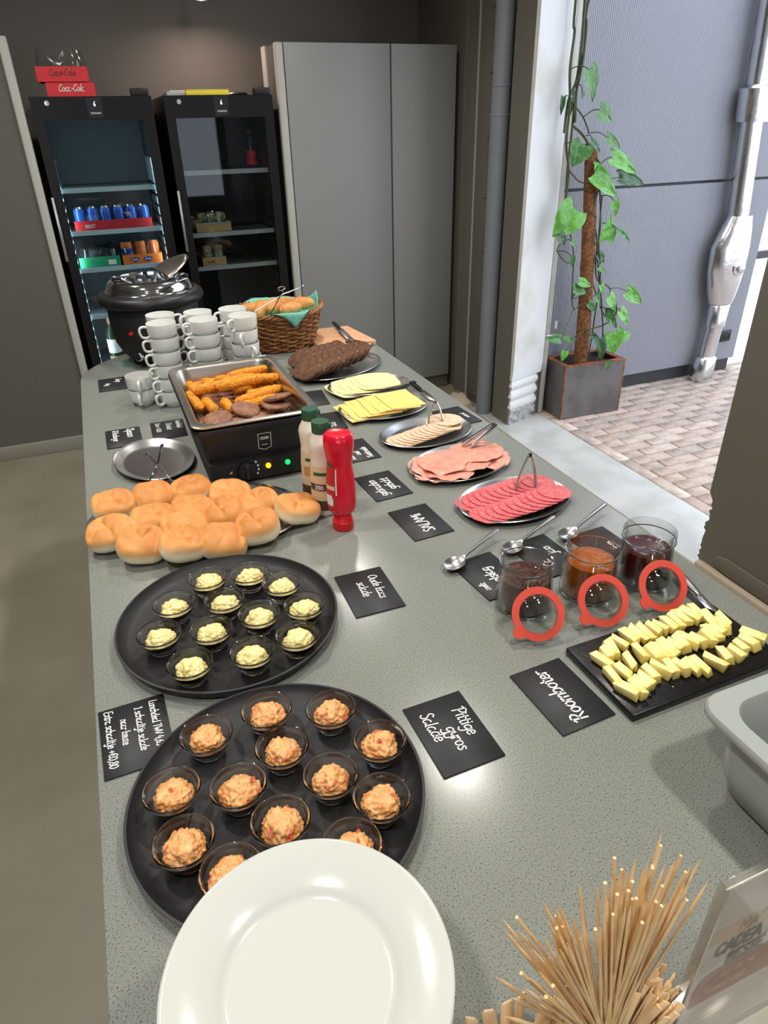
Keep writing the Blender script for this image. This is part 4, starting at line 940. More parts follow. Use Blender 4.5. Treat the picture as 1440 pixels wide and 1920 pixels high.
for k in range(10):
    a = rn.uniform(3.3, 4.4); z = rn.uniform(.06, .13); a_, b_ = bask_r(z)
    obj('loose_twig', mesh('loose_twig', *tube([((a_+.006)*cos(a), (b_+.006)*sin(a), z), ((a_+.014)*cos(a+.18), (b_+.014)*sin(a+.18), z+.002), ((a_+.018)*cos(a+.34), (b_+.018)*sin(a+.34), z-.008)], .0024, 5), 'wicker', 60), bk)
# napkin: lies in the basket, one point hangs over the front, one stands up at the right
def napkin_me():
    V, F = [], []; n = 26
    for j in range(n+1):
        for i in range(n+1):
            s, t_ = i/n*2-1, j/n*2-1; a = math.atan2(t_, s); rr = max(abs(s), abs(t_)); R = rr*(1/max(abs(cos(a)), abs(sin(a))))**.0
            L = math.hypot(s, t_)*.168; z = 0; w_ = a-radians(35)
            a_, b_ = bask_r(.15); edge = 1/math.sqrt((cos(w_)/(a_-.014))**2+(sin(w_)/(b_-.014))**2)
            if L < edge: r = L; z = .100+.052*(L/edge)**6
            else:
                over = L-edge; r = edge+min(over, .034)
                z = .158+.018*sin(min(1, over/.034)*pi*.5)-max(0, over-.030)*1.0
                if abs(w_-.17) < .6: z = .160+over*.75; r = edge+over*.30
            z += .004*sin(7*a+rr*3)*(rr**2)
            V.append((r*cos(w_), r*sin(w_), z))
    for j in range(n):
        for i in range(n): q = j*(n+1)+i; F.append((q, q+1, q+n+2, q+n+1))
    return mesh('napkin', V, F, 'cloth', 70)
nap = tag(obj('napkin', napkin_me(), None, (BX, BY, CT)), 'sea-green cloth napkin lining the wicker basket', 'napkin')
md = nap.modifiers.new('thick', 'SOLIDIFY'); md.thickness = .0015
def roll_me(seed, L=.072, r=.025):
    V, F = [], []; n, seg = 14, 18
    for i in range(n+1):
        t = i/n*2-1; rr = r*(max(0, 1-abs(t)**2.6))**.5*(1-.05*t)
        for k in range(seg):
            a = 2*pi*k/seg; d = 1+wob((t*2, cos(a), sin(a)), 1.5, .09, seed); V.append((t*L, rr*cos(a)*d, rr*sin(a)*d*.92))
    for i in range(n):
        for k in range(seg): l = (k+1) % seg; F.append((i*seg+k, i*seg+l, (i+1)*seg+l, (i+1)*seg+k))
    return mesh('bread_roll', V, F, 'roll', 80)
RM = [roll_me(s, .062, .0285) for s in range(3)]
for i, (x, y, z, az, pt, nm) in enumerate([(-.10, .055, .138, 2.5, .1, 'leftmost at the back of the basket'), (-.055, .060, .145, 1.9, .15, 'second from the left at the back of the basket'), (.015, .055, .150, .3, .0, 'at the centre back of the basket'), (.065, .030, .148, 2.2, .1, 'right of centre in the basket'), (-.075, -.020, .150, 1.2, -.1, 'at the left front of the basket'), (-.015, -.035, .158, .9, .05, 'at the front centre of the basket'), (.045, -.060, .150, .5, .05, 'at the front right of the basket'), (.105, -.010, .155, 2.5, .05, 'rightmost in the basket'), (-.02, .01, .118, .2, 0, 'deep in the middle of the basket'), (.06, -.01, .115, 1.4, 0, 'deep at the right of the basket')]):
    tag(obj('bread_roll', RM[i % 3], None, (BX+x, BY+y, CT+z+.018), (0, pt, az)), 'oblong golden bread roll '+nm, 'bread roll', 'rolls in the basket')

# ------------------------------------------------------------------ soup kettle
KX, KY = .170, 2.965
kt = thing('soup_kettle', 'black soup kettle with chrome lid at the far end of the counter', 'soup kettle', (KX, KY, CT))
obj('kettle_body', mesh('kettle_body', *lathe([(0, .012), (.115, .012), (.125, .022), (.150, .05), (.168, .09), (.176, .14), (.178, .238), (.17, .245), (0, .245)], 56), 'black_matte', 50), kt)
obj('foot_ring', mesh('foot_ring', *lathe([(.10, 0), (.118, 0), (.118, .013), (.10, .013)], 40), 'black_plastic', 40), kt)
obj('collar', mesh('collar', *lathe([(.165, .236), (.196, .238), (.205, .246), (.207, .258), (.203, .270), (.190, .279), (.160, .282)], 64), 'black_plastic', 50), kt)
obj('lid_rim', mesh('lid_rim', *lathe([(.172, .280), (.172, .286), (.166, .290), (.164, .300), (.157, .316), (.146, .326), (.134, .330), (.130, .330), (.128, .322), (.128, .26)], 64), 'chrome', 50), kt)
tag(obj('soup', mesh('soup', *lathe([(.1275, .262), (0, .262)], 40), 'soup', 60), None, (KX, KY, CT)), 'greenish soup inside the open kettle', 'soup')
# opened half of the lid, hinged across the middle
V, F = [], []; nr, na = 8, 24
for j in range(nr+1):
    for k in range(na+1):
        a = -pi/2+pi*k/na; r = .132*j/nr; V.append((r*cos(a), r*sin(a), .024*(1-(j/nr)**2)))
for j in range(nr):
    for k in range(na): q = j*(na+1)+k; F.append((q, q+1, q+na+2, q+na+1))
lf = obj('lid_flap', mesh('lid_flap', V, F, 'steel_brushed', 60), kt, (.050, .0, .335), (0, radians(-28), radians(6)))
md = lf.modifiers.new('thick', 'SOLIDIFY'); md.thickness = .002
obj('hinge', mesh('hinge', *tube([(.05, -.115, .334), (.05, .115, .334)], .006, 8), 'chrome', 50), kt)
obj('latch', mesh('latch', *tube(smooth_path([(.09, -.10, .318), (.12, -.095, .345), (.145, -.06, .335), (.15, -.03, .315)], 4), .005, 7), 'chrome', 50), kt)
ld = thing('soup_ladle', 'black-ended steel soup ladle standing in the open kettle', 'ladle', (KX-.05, KY-.02, CT+.268))
obj('shaft', mesh('shaft', *tube(smooth_path([(.03, .03, .0), (-.02, -.02, .05), (-.07, -.02, .078), (-.085, -.015, .07)], 5), .004, 7), 'steel', 60), ld); obj('hook_end', mesh('hook_end', *tube([(-.05, -.022, .072), (-.085, -.015, .074)], .008, 8), 'black_plastic', 50), ld)
kd = Vector((.063-KX, 2.82-KY, 0)).normalized()
for zz, r_, mt, nmx, dd in ((.052, .019, 'chrome', 'dial_ring', .152), (.052, .013, 'black_plastic', 'dial_knob', .158), (.150, .006, 'lamp_red', 'pilot_light', .175)):
    o = obj(nmx, mesh(nmx, *lathe([(0, 0), (r_, 0), (r_, .012), (r_*.8, .016), (0, .017)], 20), mt, 50), kt, (kd.x*dd, kd.y*dd, zz)); o.rotation_euler = kd.to_track_quat('Z', 'Y').to_euler()
obj('side_grip', mesh('side_grip', *boxvf(-.222, -.19, -.05, .05, .236, .266), 'black_plastic'), kt)

# ------------------------------------------------------------------ cups
cup_body = mesh('cup_body', *lathe([(0, .004), (.026, .004), (.027, 0), (.0305, 0), (.032, .004), (.044, .016), (.0470, .024), (.0485, .0555), (.0482, .0575), (.0465, .0570), (.0450, .026), (.041, .017), (.030, .0075), (0, .0068)], 40), 'porcelain', 55)
cup_handle = mesh('cup_handle', *tube(smooth_path([(.0455, 0, .048), (.060, 0, .051), (.0705, 0, .0465), (.0725, 0, .034), (.068, 0, .020), (.057, 0, .0145), (.0445, 0, .016)], 5), .0042, 8, flat=1.35, up=(0, 1, 0)), 'porcelain', 70)
CP = .0455
ST = [('front left tall stack', .150, 2.372, 6, [190, 195, 200, 205, 208, 212]), ('front middle tall stack', .284, 2.356, 6, [195, 200, 205, 200, 198, 190]), ('front right tall stack', .416, 2.350, 6, [215, 250, 285, 330, 200, 210]), ('back left tall stack', .160, 2.492, 6, [-5, 0, 20, 10, 0, 15]), ('back middle tall stack', .284, 2.472, 6, [205, -10, -5, 0, 5, 10]), ('back right tall stack', .404, 2.466, 6, [200, 205, 350, 340, 350, 10]), ('short stack of two beside the soup card', .052, 2.428, 2, [262, 255])]
for nm, x, y, n, hs in ST:
    for k in range(n):
        top = n-1-k
        t = thing('soup_cup', 'white cup, %s of the %s' % ('topmost' if top == 0 else ('lowest' if k == 0 else ORD[top]+' from the top'), nm), 'cup', (x+.0012*sin(k*2.+x*40), y+.0012*cos(k*3.), CT+.0003+k*CP), radians(hs[top]), 'stacked white soup cups')
        obj('cup_body', cup_body, t); obj('cup_handle', cup_handle, t)

# ------------------------------------------------------------------ food warmer
def rrect(w, l, r, n=5):
    P = []
    for cx, cy, a0 in ((w/2-r, l/2-r, 0), (-w/2+r, l/2-r, 90), (-w/2+r, -l/2+r, 180), (w/2-r, -l/2+r, 270)):
        P += [(cx+r*cos(radians(a0+90*k/n)), cy+r*sin(radians(a0+90*k/n))) for k in range(n+1)]
    return P
def rloft(secs, closed_bottom=True, closed_top=True):
    V, F = [], []; n = None
    for w, l, r, z in secs:
        P = rrect(w, l, r); n = len(P); V += [(x, y, z) for x, y in P]
    for i in range(len(secs)-1):
        for k in range(n): j = (k+1) % n; F.append((i*n+k, i*n+j, (i+1)*n+j, (i+1)*n+k))
    if closed_bottom: F.append(tuple(range(n-1, -1, -1)))
    if closed_top: F.append(tuple(range((len(secs)-1)*n, len(secs)*n)))
    return V, F
WX, WY = .302, 1.925
wm = thing('food_warmer', 'black electric food warmer with a deep steel pan and badge on front', 'food warmer', (WX, WY, CT))
obj('housing', mesh('housing', *rloft([(.285, .50, .03, .070), (.318, .53, .03, .155), (.340, .552, .032, .158), (.344, .556, .033, .166), (.340, .552, .032, .172), (.30, .51, .03, .150)], True, False), 'black_plastic', 40), wm)
obj('control_base', mesh('control_base', *rloft([(.270, .515, .02, .004), (.285, .528, .02, .010), (.285, .528, .02, .066), (.278, .50, .02, .072)]), 'black_matte', 40), wm)
obj('pan', mesh('pan', *rloft([(.312, .518, .03, .164), (.330, .530, .032, .174), (.338, .545, .034, .1765), (.339, .546, .034, .1800), (.335, .542, .034, .1815), (.300, .505, .045, .1800), (.292, .497, .045, .172), (.275, .480, .05, .108), (.22, .42, .05, .100)], False), 'steel_brushed', 45), wm)
for sx in (-.11, .11):
    obj('foot', mesh('foot', *lathe([(0, 0), (.014, 0), (.014, .006), (0, .006)], 12), 'black_plastic', 40), wm, (sx, -.2, 0)); obj('foot', mesh('foot', *lathe([(0, 0), (.014, 0), (.014, .006), (0, .006)], 12), 'black_plastic', 40), wm, (sx, .2, 0))
yf = -.266
kb = obj('dial', mesh('dial', *lathe([(0, 0), (.024, 0), (.022, .016), (0, .017)], 28), 'black_plastic', 40), wm, (-.047, yf+.001, .042), (pi/2, 0, 0)); obj('dial_grip', bevelled('dial_grip', *boxvf(-.005, .005, -.021, .021, .015, .024), 'black_plastic', .002), kb)
for px_, mt in ((.013, 'lamp_amber'), (.067, 'lamp_green')): obj('indicator_light', mesh('indicator_light', *lathe([(0, 0), (.0075, 0), (.007, .004), (0, .006)], 16), mt, 50), wm, (px_, yf+.001, .043), (pi/2, 0, 0))
tk = [(-.047+.033*cos(radians(a)), .042+.033*sin(radians(a))) for a in (-28, -8, 12, 34)]
obj('dial_marks', mesh('dial_marks', *join(*[boxvf(x-.0022, x+.0022, yf-.0008, yf, z-.0028, z+.0028) for x, z in tk]), 'chalk'), wm); wm.children[-1]['kind'] = 'stuff'
sv, sf = strokes('off', .0035, .0006, -.092, .038, 0, 0); obj('lettering', mesh('lettering', [(a, yf-.0006, b) for a, b, c in sv], sf, 'chalk'), wm)
# badge on the sloping front of the housing
bg = obj('badge', None, wm, (.012, -.2600, .113), (radians(100), 0, 0))
ring = [(-.017, .024), (.017, .024), (.017, -.020), (0, -.027), (-.017, -.020), (-.017, .024)]
parts = []
for (a, b), (c, d) in zip(ring, ring[1:]):
    t_ = Vector((c-a, d-b)).normalized()*.0011; n_ = Vector((-t_.y, t_.x)); parts.append(([(a-t_.x+n_.x, b-t_.y+n_.y, 0), (a-t_.x-n_.x, b-t_.y-n_.y, 0), (c+t_.x-n_.x, d+t_.y-n_.y, 0), (c+t_.x+n_.x, d+t_.y+n_.y, 0)], [(0, 1, 2, 3)]))
obj('badge_outline', mesh('badge_outline', *join(*parts), 'grey_papers'), bg)
obj('lettering', mesh('lettering', *join(strokes('METRO', .0042, .0012, 0, .006, 0, 0, 'c'), strokes('PROFESSIONAL', .0014, .0005, 0, -.012, 0, 0, 'c')), 'grey_papers'), bg)
# what is kept warm: breaded sticks and burgers
def stick_me(L, seed, r=.0148):
    V, F = [], []; n, seg = 26, 16
    for i in range(n+1):
        t = i/n*2-1; rr = r*(max(0, 1-abs(t)**9))**.5*(1+.06*sin(t*5+seed))
        for k in range(seg):
            a = 2*pi*k/seg; d = 1+wob((t*9, cos(a)*1.6, sin(a)*1.6), 1.6, .16, seed)+wob((t*26, cos(a)*4, sin(a)*4), 1.5, .10, seed); V.append((t*L/2, rr*cos(a)*d, rr*sin(a)*d))
    for i in range(n):
        for k in range(seg): l = (k+1) % seg; F.append((i*seg+k, i*seg+l, (i+1)*seg+l, (i+1)*seg+k))
    return mesh('breaded_stick', V, F, 'breadstick', 80)
SKL = [((.270, 2.135), (.452, 2.105), 1.022, 'rearmost, deep at the back'), ((.262, 2.112), (.446, 2.060), 1.036, 'second from the back'), ((.275, 2.070), (.455, 2.018), 1.045, 'third from the back, reaching furthest right'), ((.180, 1.985), (.330, 2.040), 1.052, 'lying crosswise on top at the left'), ((.246, 1.970), (.400, 2.010), 1.058, 'topmost in the middle'), ((.285, 1.905), (.432, 1.955), 1.030, 'in front of the topmost one'), ((.300, 1.890), (.420, 1.925), 1.018, 'beside the middle burger'), ((.182, 2.105), (.200, 2.000), 1.036, 'standing upright at the far left'), ((.232, 2.110), (.248, 2.010), 1.040, 'upright, second at the far left'), ((.172, 2.055), (.188, 1.905), 1.026, 'along the left wall of the pan'), ((.208, 1.985), (.226, 1.890), 1.020, 'poking forward under the pile at the left'), ((.262, 1.960), (.268, 1.862), 1.020, 'poking forward under the pile in the middle'), ((.300, 2.030), (.440, 2.062), 1.020, 'buried behind the topmost one'), ((.330, 1.965), (.455, 1.985), 1.024, 'right of the topmost one'), ((.190, 2.130), (.300, 2.140), 1.020, 'at the back left corner of the pan'), ((.300, 2.100), (.440, 2.130), 1.045, 'topmost at the back')]
for i, (p, q, z, nm) in enumerate(SKL):
    d = Vector((q[0]-p[0], q[1]-p[1])); L = d.length
    tag(obj('breaded_stick', stick_me(L, i), None, ((p[0]+q[0])/2, (p[1]+q[1])/2, z+.014), (0, [0, .02, -.03][i % 3], math.atan2(d.y, d.x))), 'orange breaded corn stick in the warmer, '+nm, 'snack', 'breaded sticks in the warmer')
def burger_me(seed):
    V, F = lathe([(0, -.008), (.03, -.008), (.040, -.005), (.043, 0), (.040, .005), (.03, .0075), (.02, .007), (.01, .0075), (0, .008)], 36)
    return mesh('burger', [(x*(1+wob((x*30, y*30, 0), 1, .07, seed)), y*(1+wob((x*30, y*30, 1), 1, .07, seed)), z+wob((x*60, y*60, z*50), 1, .0022, seed)) for x, y, z in V], F, 'burger', 80)
GM = [burger_me(s) for s in range(3)]
for i, (x, y, z, rx, nm) in enumerate([(.222, 1.832, 1.020, .12, 'leftmost at the pan front'), (.306, 1.845, 1.030, .25, 'in the middle at the pan front'), (.392, 1.840, 1.030, .12, 'lower one of the pair at the right'), (.402, 1.862, 1.045, .30, 'upper one of the pair at the right'), (.260, 1.790, 1.010, .05, 'half hidden under the front rim'), (.345, 1.795, 1.010, .05, 'half hidden under the front rim, further right')]):
    tag(obj('burger_patty', GM[i % 3], None, (x, y, z+.010), (rx, .05*(i-2), i*1.1)), 'brown burger patty, '+nm, 'burger', 'burger patties in the warmer')
# pan is partly filled with a lower layer so that the food above is carried
tag(obj('pan_layer', mesh('pan_layer', [(x+WX, y+WY, z+CT) for x, y, z in rloft([(.26, .46, .05, .1015), (.262, .462, .05, .108)])[0]], rloft([(.26, .46, .05, .1015), (.262, .462, .05, .108)])[1], 'burger', 40)), 'greasy brown layer on the bottom of the warmer pan', 'food')

# ------------------------------------------------------------------ sauce bottles
def oval_loft(secs, seg=32):
    V, F = [], []
    for rx, ry, z in secs: V += [(rx*cos(2*pi*k/seg), ry*sin(2*pi*k/seg), z) for k in range(seg)]
    for i in range(len(secs)-1):
        for k in range(seg): l = (k+1) % seg; F.append((i*seg+k, i*seg+l, (i+1)*seg+l, (i+1)*seg+k))
    F += [tuple(range(seg-1, -1, -1)), tuple(range((len(secs)-1)*seg, len(secs)*seg))]
    return V, F
kp = thing('ketchup_bottle', 'red ketchup squeeze bottle standing on its cap', 'bottle', (.417, 1.338, CT), radians(-30))
obj('cap', mesh('cap', *lathe([(0, 0), (.0245, 0), (.0255, .002), (.0250, .022), (.023, .024), (.021, .036), (.020, .040), (0, .040)], 32), 'ketchup_cap', 40), kp)
obj('bottle_body', mesh('bottle_body', *oval_loft([(.018, .018, .038), (.024, .024, .046), (.030, .026, .050), (.034, .028, .060), (.0345, .028, .10), (.032, .0265, .140), (.0290, .025, .165), (.0285, .025, .175), (.0310, .027, .190), (.0345, .030, .212), (.0350, .031, .228), (.0335, .0295, .240), (.029, .025, .245), (.024, .021, .2435)]), 'ketchup', 45), kp)
def wrap(name, secs, a0, a1, mat, parent, off=.0006, n=14):
    V, F = [], []
    for rx, ry, z, s in secs:
        m_, h_ = (a0+a1)/2, (a1-a0)/2*s
        for k in range(n+1): a = m_-h_+2*h_*k/n; V.append(((rx+off)*cos(a), (ry+off)*sin(a), z))
    for i in range(len(secs)-1):
        for k in range(n): q = i*(n+1)+k; F.append((q, q+1, q+n+2, q+n+1))
    return obj(name, mesh(name, V, F, mat, 80), parent)
a0, a1 = radians(185), radians(262)
wrap('label', [(.0335, .0278, .058, .45), (.034, .028, .066, .85), (.0345, .028, .10, 1), (.032, .0265, .14, .9), (.0290, .025, .165, .7), (.0285, .025, .178, .5), (.0300, .0262, .186, .2)], a0, a1, 'red_print', kp)
wrap('label_badge', [(.0338, .0279, .070, .5), (.0345, .0281, .085, .6), (.0345, .028, .098, .4)], a0, a1, 'white_print', kp, .0010)
wrap('label_band', [(.0338, .0276, .112, .8), (.0332, .0272, .122, .8)], a0, a1, 'peach', kp, .0010)
wrap('label_leaf', [(.0288, .0251, .170, .7), (.0287, .0252, .178, .6)], a0, a1, 'green_cap', kp, .0010)
wrap('label_edge', [(.0345, .028, .10, 1), (.032, .0265, .14, 1), (.0290, .025, .165, 1)], radians(258), radians(263), 'white_print', kp, .0011, 3)
def sauce(label, x, y, rz, dark):
    t = thing('sauce_bottle', label, 'bottle', (x, y, CT), rz, 'cream sauce bottles with green caps')
    S_ = [(.029, .029, 0), (.0325, .0325, .004), (.0335, .0335, .020), (.0325, .0325, .10), (.0300, .030, .135), (.0290, .029, .150), (.0310, .031, .172), (.0320, .032, .184), (.0290, .029, .196), (.0195, .0195, .213), (.018, .018, .217)]
    obj('bottle_body', mesh('bottle_body', *oval_loft(S_), 'sauce', 45), t)
    obj('cap', mesh('cap', *lathe([(0, .214), (.0205, .214), (.0212, .216), (.0212, .238), (.0200, .241), (0, .241)], 32), 'green_cap', 40), t)
    obj('cap_hinge', mesh('cap_hinge', *boxvf(.019, .025, -.006, .006, .224, .234), 'green_cap'), t)
    a0, a1 = radians(190), radians(320)
    wrap('label', [(.0335, .0335, .020, 1), (.0325, .0325, .10, 1), (.0300, .030, .135, 1)], a0, a1, 'sauce_label', t)
    wrap('label_foot', [(.0336, .0336, .018, 1), (.0334, .0334, .045, 1)], a0, a1, 'brown_label', t, .001)
    wrap('label_emblem', [(.0320, .0320, .112, .45), (.0312, .0312, .120, .45)], a0, a1, 'green_cap', t, .001)
    if dark: wrap('label_band', [(.0331, .0331, .072, .8), (.0327, .0327, .090, .8)], a0, a1, 'brown_label', t, .001)
    else: wrap('label_band', [(.0331, .0331, .072, .6), (.0327, .0327, .098, .6)], a0, a1, 'gold_print', t, .001)
    def on_label(text, size, pen, z):
        v, f = strokes(text, size, pen, 0, 0, 0, 0, 'c'); R = .0345
        obj('lettering', mesh('lettering', [(R*cos(radians(252)+a/R), R*sin(radians(252)+a/R), z+b) for a, b, c in v], f, 'chalk'), t)
    if dark: on_label('ZERO', .0055, .0008, .076)
    return t
sauce('cream sauce bottle with green cap directly behind the ketchup', .404, 1.432, radians(-20), True)
sauce('cream sauce bottle with green cap farther back beside the warmer', .405, 1.520, radians(-10), False)

# ------------------------------------------------------------------ butter
sl = tag(obj('butter_slate', bevelled('butter_slate', *boxvf(-.1675, .1675, -.0895, .0895, 0, .0145), 'butter_slate', .003), None, (.8075, .6655, CT+.0004), (0, 0, .015)), 'black slate board carrying the cut butter', 'serving board')
def butter_me(seed):
    rn = random.Random(seed); w, d, h = rn.uniform(.0055, .0085), rn.uniform(.0150, .0205), rn.uniform(.007, .010)
    V, F = boxvf(-w, w, -d, d, -h, h); j = lambda s: rn.uniform(-s, s)
    V = [(x+j(.0022), y+j(.004), z+j(.002)) for x, y, z in V]
    return bevelled('butter_piece', V, F, 'butter', .0012, 2)
BTM = [butter_me(s) for s in range(12)]
BT = [('back row', [(.670, .690), (.686, .700), (.702, .708), (.725, .714), (.752, .721), (.771, .721), (.786, .720), (.806, .721), (.822, .721), (.839, .720), (.858, .722), (.877, .726), (.897, .727), (.915, .726)]),
      ('middle row', [(.661, .651), (.684, .655), (.710, .669), (.740, .680), (.760, .669), (.776, .667), (.792, .669), (.808, .670), (.824, .672), (.842, .673), (.858, .666), (.880, .664), (.895, .670), (.910, .674), (.925, .680), (.940, .690), (.918, .702)]),
      ('front row', [(.662, .617), (.678, .612), (.692, .618), (.706, .622), (.724, .632), (.745, .633), (.764, .629), (.780, .624), (.797, .620), (.814, .615), (.842, .611), (.868, .616), (.892, .614), (.912, .622), (.935, .626), (.955, .636)])]
rnd = random.Random(21)
for nm, pts in BT:
    for i, (x, y) in enumerate(pts):
        tag(obj('butter_piece', BTM[rnd.randrange(12)], None, (x, y, CT+.0249+rnd.uniform(-.001, .001)), (rnd.uniform(-.15, .15), rnd.uniform(-.30, .10), rnd.uniform(-.30, .30)+(.5 if nm == 'front row' and i % 5 == 0 else 0))), '%s pale butter piece in the %s on the slate' % (ordin(i, len(pts)), nm), 'butter', 'butter pieces on the slate')
rn = random.Random(8); cr = []
for k in range(60):
    x, y = rn.uniform(.68, .94), rn.gauss(.695, .012) if k % 3 else rn.uniform(.6, .72); s_ = rn.uniform(.0008, .0022)
    cr.append(([(x-.8075+a*s_, y-.6655+b*s_, .0148+c*s_*.5) for a, b, c in lathe([(0, -.5), (1, 0), (0, .5)], 5)[0]], lathe([(0, -.5), (1, 0), (0, .5)], 5)[1]))
o = tag(obj('butter_crumbs', mesh('butter_crumbs', *join(*cr), 'butter'), None, (.8075, .6655, CT+.0004), (0, 0, .015)), 'tiny butter crumbs scattered on the slate', 'crumbs', kind='stuff')

# ------------------------------------------------------------------ clip-top jars
jar_v = lathe([(0, .003), (.046, .0), (.0525, .004), (.0540, .010), (.0515, .05), (.0480, .083), (.0475, .090), (.0495, .092), (.0500, .096), (.0490, .099), (.0490, .106), (.0500, .108), (.0490, .113), (.0470, .1145), (.0450, .113), (.0440, .095), (.0445, .083), (.0485, .050), (.0505, .012), (.0490, .007), (0, .007)], 48)
jar_v = ([(a*1.04, b*1.04, c*1.07) for a, b, c in jar_v[0]], jar_v[1])
jar_me = mesh('jar_glass', *jar_v, 'glass', 45)
lidg_me = mesh('lid_glass', *lathe([(0, .010), (.026, .009), (.034, .004), (.0360, -.004), (.0365, -.008), (.0385, -.009), (.0445, -.006), (.0450, -.003), (.0445, .0), (.0370, .0), (.0352, .005), (.0260, .0125), (0, .0138)], 44), 'glass', 45)
rv, rf = lathe([(.0365, -.0012), (.0495, -.0012), (.0500, .0), (.0495, .0014), (.0365, .0014), (.0365, -.0012)], 48)
tabv, tabf = slab([(-.0475, -.012), (-.056, -.010), (-.0605, -.004), (-.0605, .004), (-.056, .010), (-.0475, .012)], -.0011, .0013)
ring_me = mesh('rubber_ring', *join((rv, rf), (tabv, tabf)), 'rubber_red', 40)
def jar(label, x, y, lid, tabdir, az):
    t = thing('clip_jar', label, 'jar', (x, y, CT+.0003), 0, 'open clip-top jars')
    obj('jar_glass', jar_me, t)
    obj('wire_band', mesh('wire_band', *tube([(.0522*cos(a), .0522*sin(a), .1012) for a in [2*pi*k/40 for k in range(40)]], .0012, 5, True), 'chrome', 60), t)
    L = Vector(lid)-Vector((x, y, CT)); n = Vector((cos(az)*cos(radians(36)), sin(az)*cos(radians(36)), sin(radians(36)))); sd = Vector((0, 0, 1)).cross(n).normalized(); up_ = n.cross(sd)
    hd = Vector((L.x, L.y, 0)).normalized(); hs = Vector((-hd.y, hd.x, 0)); c0 = hd*.0525
    hp = [c0-hs*.013+Vector((0, 0, .094)), c0-hs*.013+hd*.004+Vector((0, 0, .098)), c0+hs*.013+hd*.004+Vector((0, 0, .098)), c0+hs*.013+Vector((0, 0, .094))]
    obj('wire_clip', mesh('wire_clip', *tube(hp, .0013, 5), 'chrome', 60), t)
    top = L+up_*.046-n*.006
    for s_ in (-1, 1): obj('wire_clip', mesh('wire_clip', *tube([c0+hs*.011*s_+Vector((0, 0, .096)), c0+hs*.012*s_+hd*.005+Vector((0, 0, .085)), top+sd*.011*s_], .0012, 5), 'chrome', 60), t)
    lo = obj('lid', None, t, L)
    lo.rotation_euler = Matrix((sd, up_, n)).transposed().to_euler()
    obj('lid_glass', lidg_me, lo); r_ = obj('rubber_ring', ring_me, lo, (0, 0, .002), (0, 0, tabdir))
    obj('wire_clip', mesh('wire_clip', *tube([(-.010, -.043, -.006), (-.010, -.058, -.008), (.010, -.058, -.008), (.010, -.043, -.006)], .0012, 5), 'chrome', 60), lo)
    obj('lid_wire', mesh('lid_wire', *tube([(.0465*cos(a), .0465*sin(a), -.0062) for a in [2*pi*k/36 for k in range(36)]], .0012, 5, True), 'chrome', 60), lo)
    return t
def filling(name, label, x, y, h, mat, cat, bump_=.003):
    prof = [(0, .0078), (.0478, .0078), (.0495, .013), (.0478, .050), (.0440, .083)]
    pr = [p for p in prof if p[1] < h]+[(.0478-(h-.05)*.112 if h > .05 else .0478, h), (.03, h+bump_), (.012, h+bump_*.5), (0, h+bump_*.8)]
    v, f = lathe([(a*1.045, b*1.07) for a, b in pr], 44); return tag(obj(name, mesh(name, [(a+.0, b, c+(wob((a*60, b*60, 0), 1, bump_) if c > h*1.07-.001 and math.hypot(a, b) < .036 else 0)) for a, b, c in v], f, mat, 60), None, (x, y, CT+.0003)), label, cat)
J = [(.648, .908), (.790, .894), (.920, .884)]
jar('open clip jar of chocolate sprinkles, nearest the Roomboter card', *J[0], (.618, .816, .951), radians(38), radians(-106))
jar('open clip jar of orange jam between the other two jars', *J[1], (.752, .802, .951), radians(38), radians(-104))
jar('open clip jar of dark red jam at the right counter edge', *J[2], (.886, .794, .951), radians(34), radians(-102))
sp_ = filling('chocolate_sprinkles', 'chocolate sprinkles filling the left clip jar', *J[0], .066, 'sprinkles', 'sprinkles', .004); sp_['kind'] = 'stuff'
rn = random.Random(2); parts = []
for k in range(520):
    a = rn.uniform(0, 6.283); r_ = .041*math.sqrt(rn.random()); z = .0742+rn.uniform(0, .003)-.0025*(r_/.04)**2; d = rn.uniform(0, pi); c, s_ = cos(d)*.003, sin(d)*.003
    parts.append(tube([(r_*cos(a)-c, r_*sin(a)-s_, z), (r_*cos(a)+c, r_*sin(a)+s_, z+rn.uniform(-.001, .001))], .0009, 4))
o = obj('loose_sprinkles', mesh('loose_sprinkles', *join(*parts), 'sprinkles'), sp_); o['kind'] = 'stuff'
filling('orange_jam', 'orange jam filling the middle clip jar', *J[1], .072, 'jam_orange', 'jam')
filling('red_jam', 'dark red jam filling the right clip jar', *J[2], .074, 'jam_red', 'jam')

# ------------------------------------------------------------------ cutlery bin
bn = thing('cutlery_bin', 'light grey plastic cutlery container at the right edge of view', 'container', (.790, .322, CT))
obj('bin_body', mesh('bin_body', *rloft([(.215, .215, .06, .0), (.240, .240, .05, .012), (.258, .258, .045, .06), (.266, .266, .045, .128), (.302, .302, .034, .130), (.308, .308, .036, .134), (.308, .308, .036, .140), (.302, .302, .034, .145), (.252, .252, .040, .145), (.246, .246, .040, .140), (.240, .240, .045, .06), (.215, .215, .05, .015)], True, True), 'bin_grey', 40), bn)
def cutlery(kind, i, p, q, label):
    P, Q = Vector(p), Vector(q); d = Q-P; t = thing('steel_'+kind, label, kind, p, 0, 'cutlery in the grey bin')
    if kind == 'knife': pr = [(0, .0075), (.3, .0090), (.5, .006), (.55, .010), (.9, .0095), (1, .004)]
    else: pr = [(0, .0085), (.2, .0075), (.5, .0040), (.66, .0045), (.78, .0120), (.96, .0110), (1, .007)]
    obj('body', mesh('body', *tube([d*s for s, r in pr], [r for s, r in pr], 8, flat=.22), 'steel', 60), t)
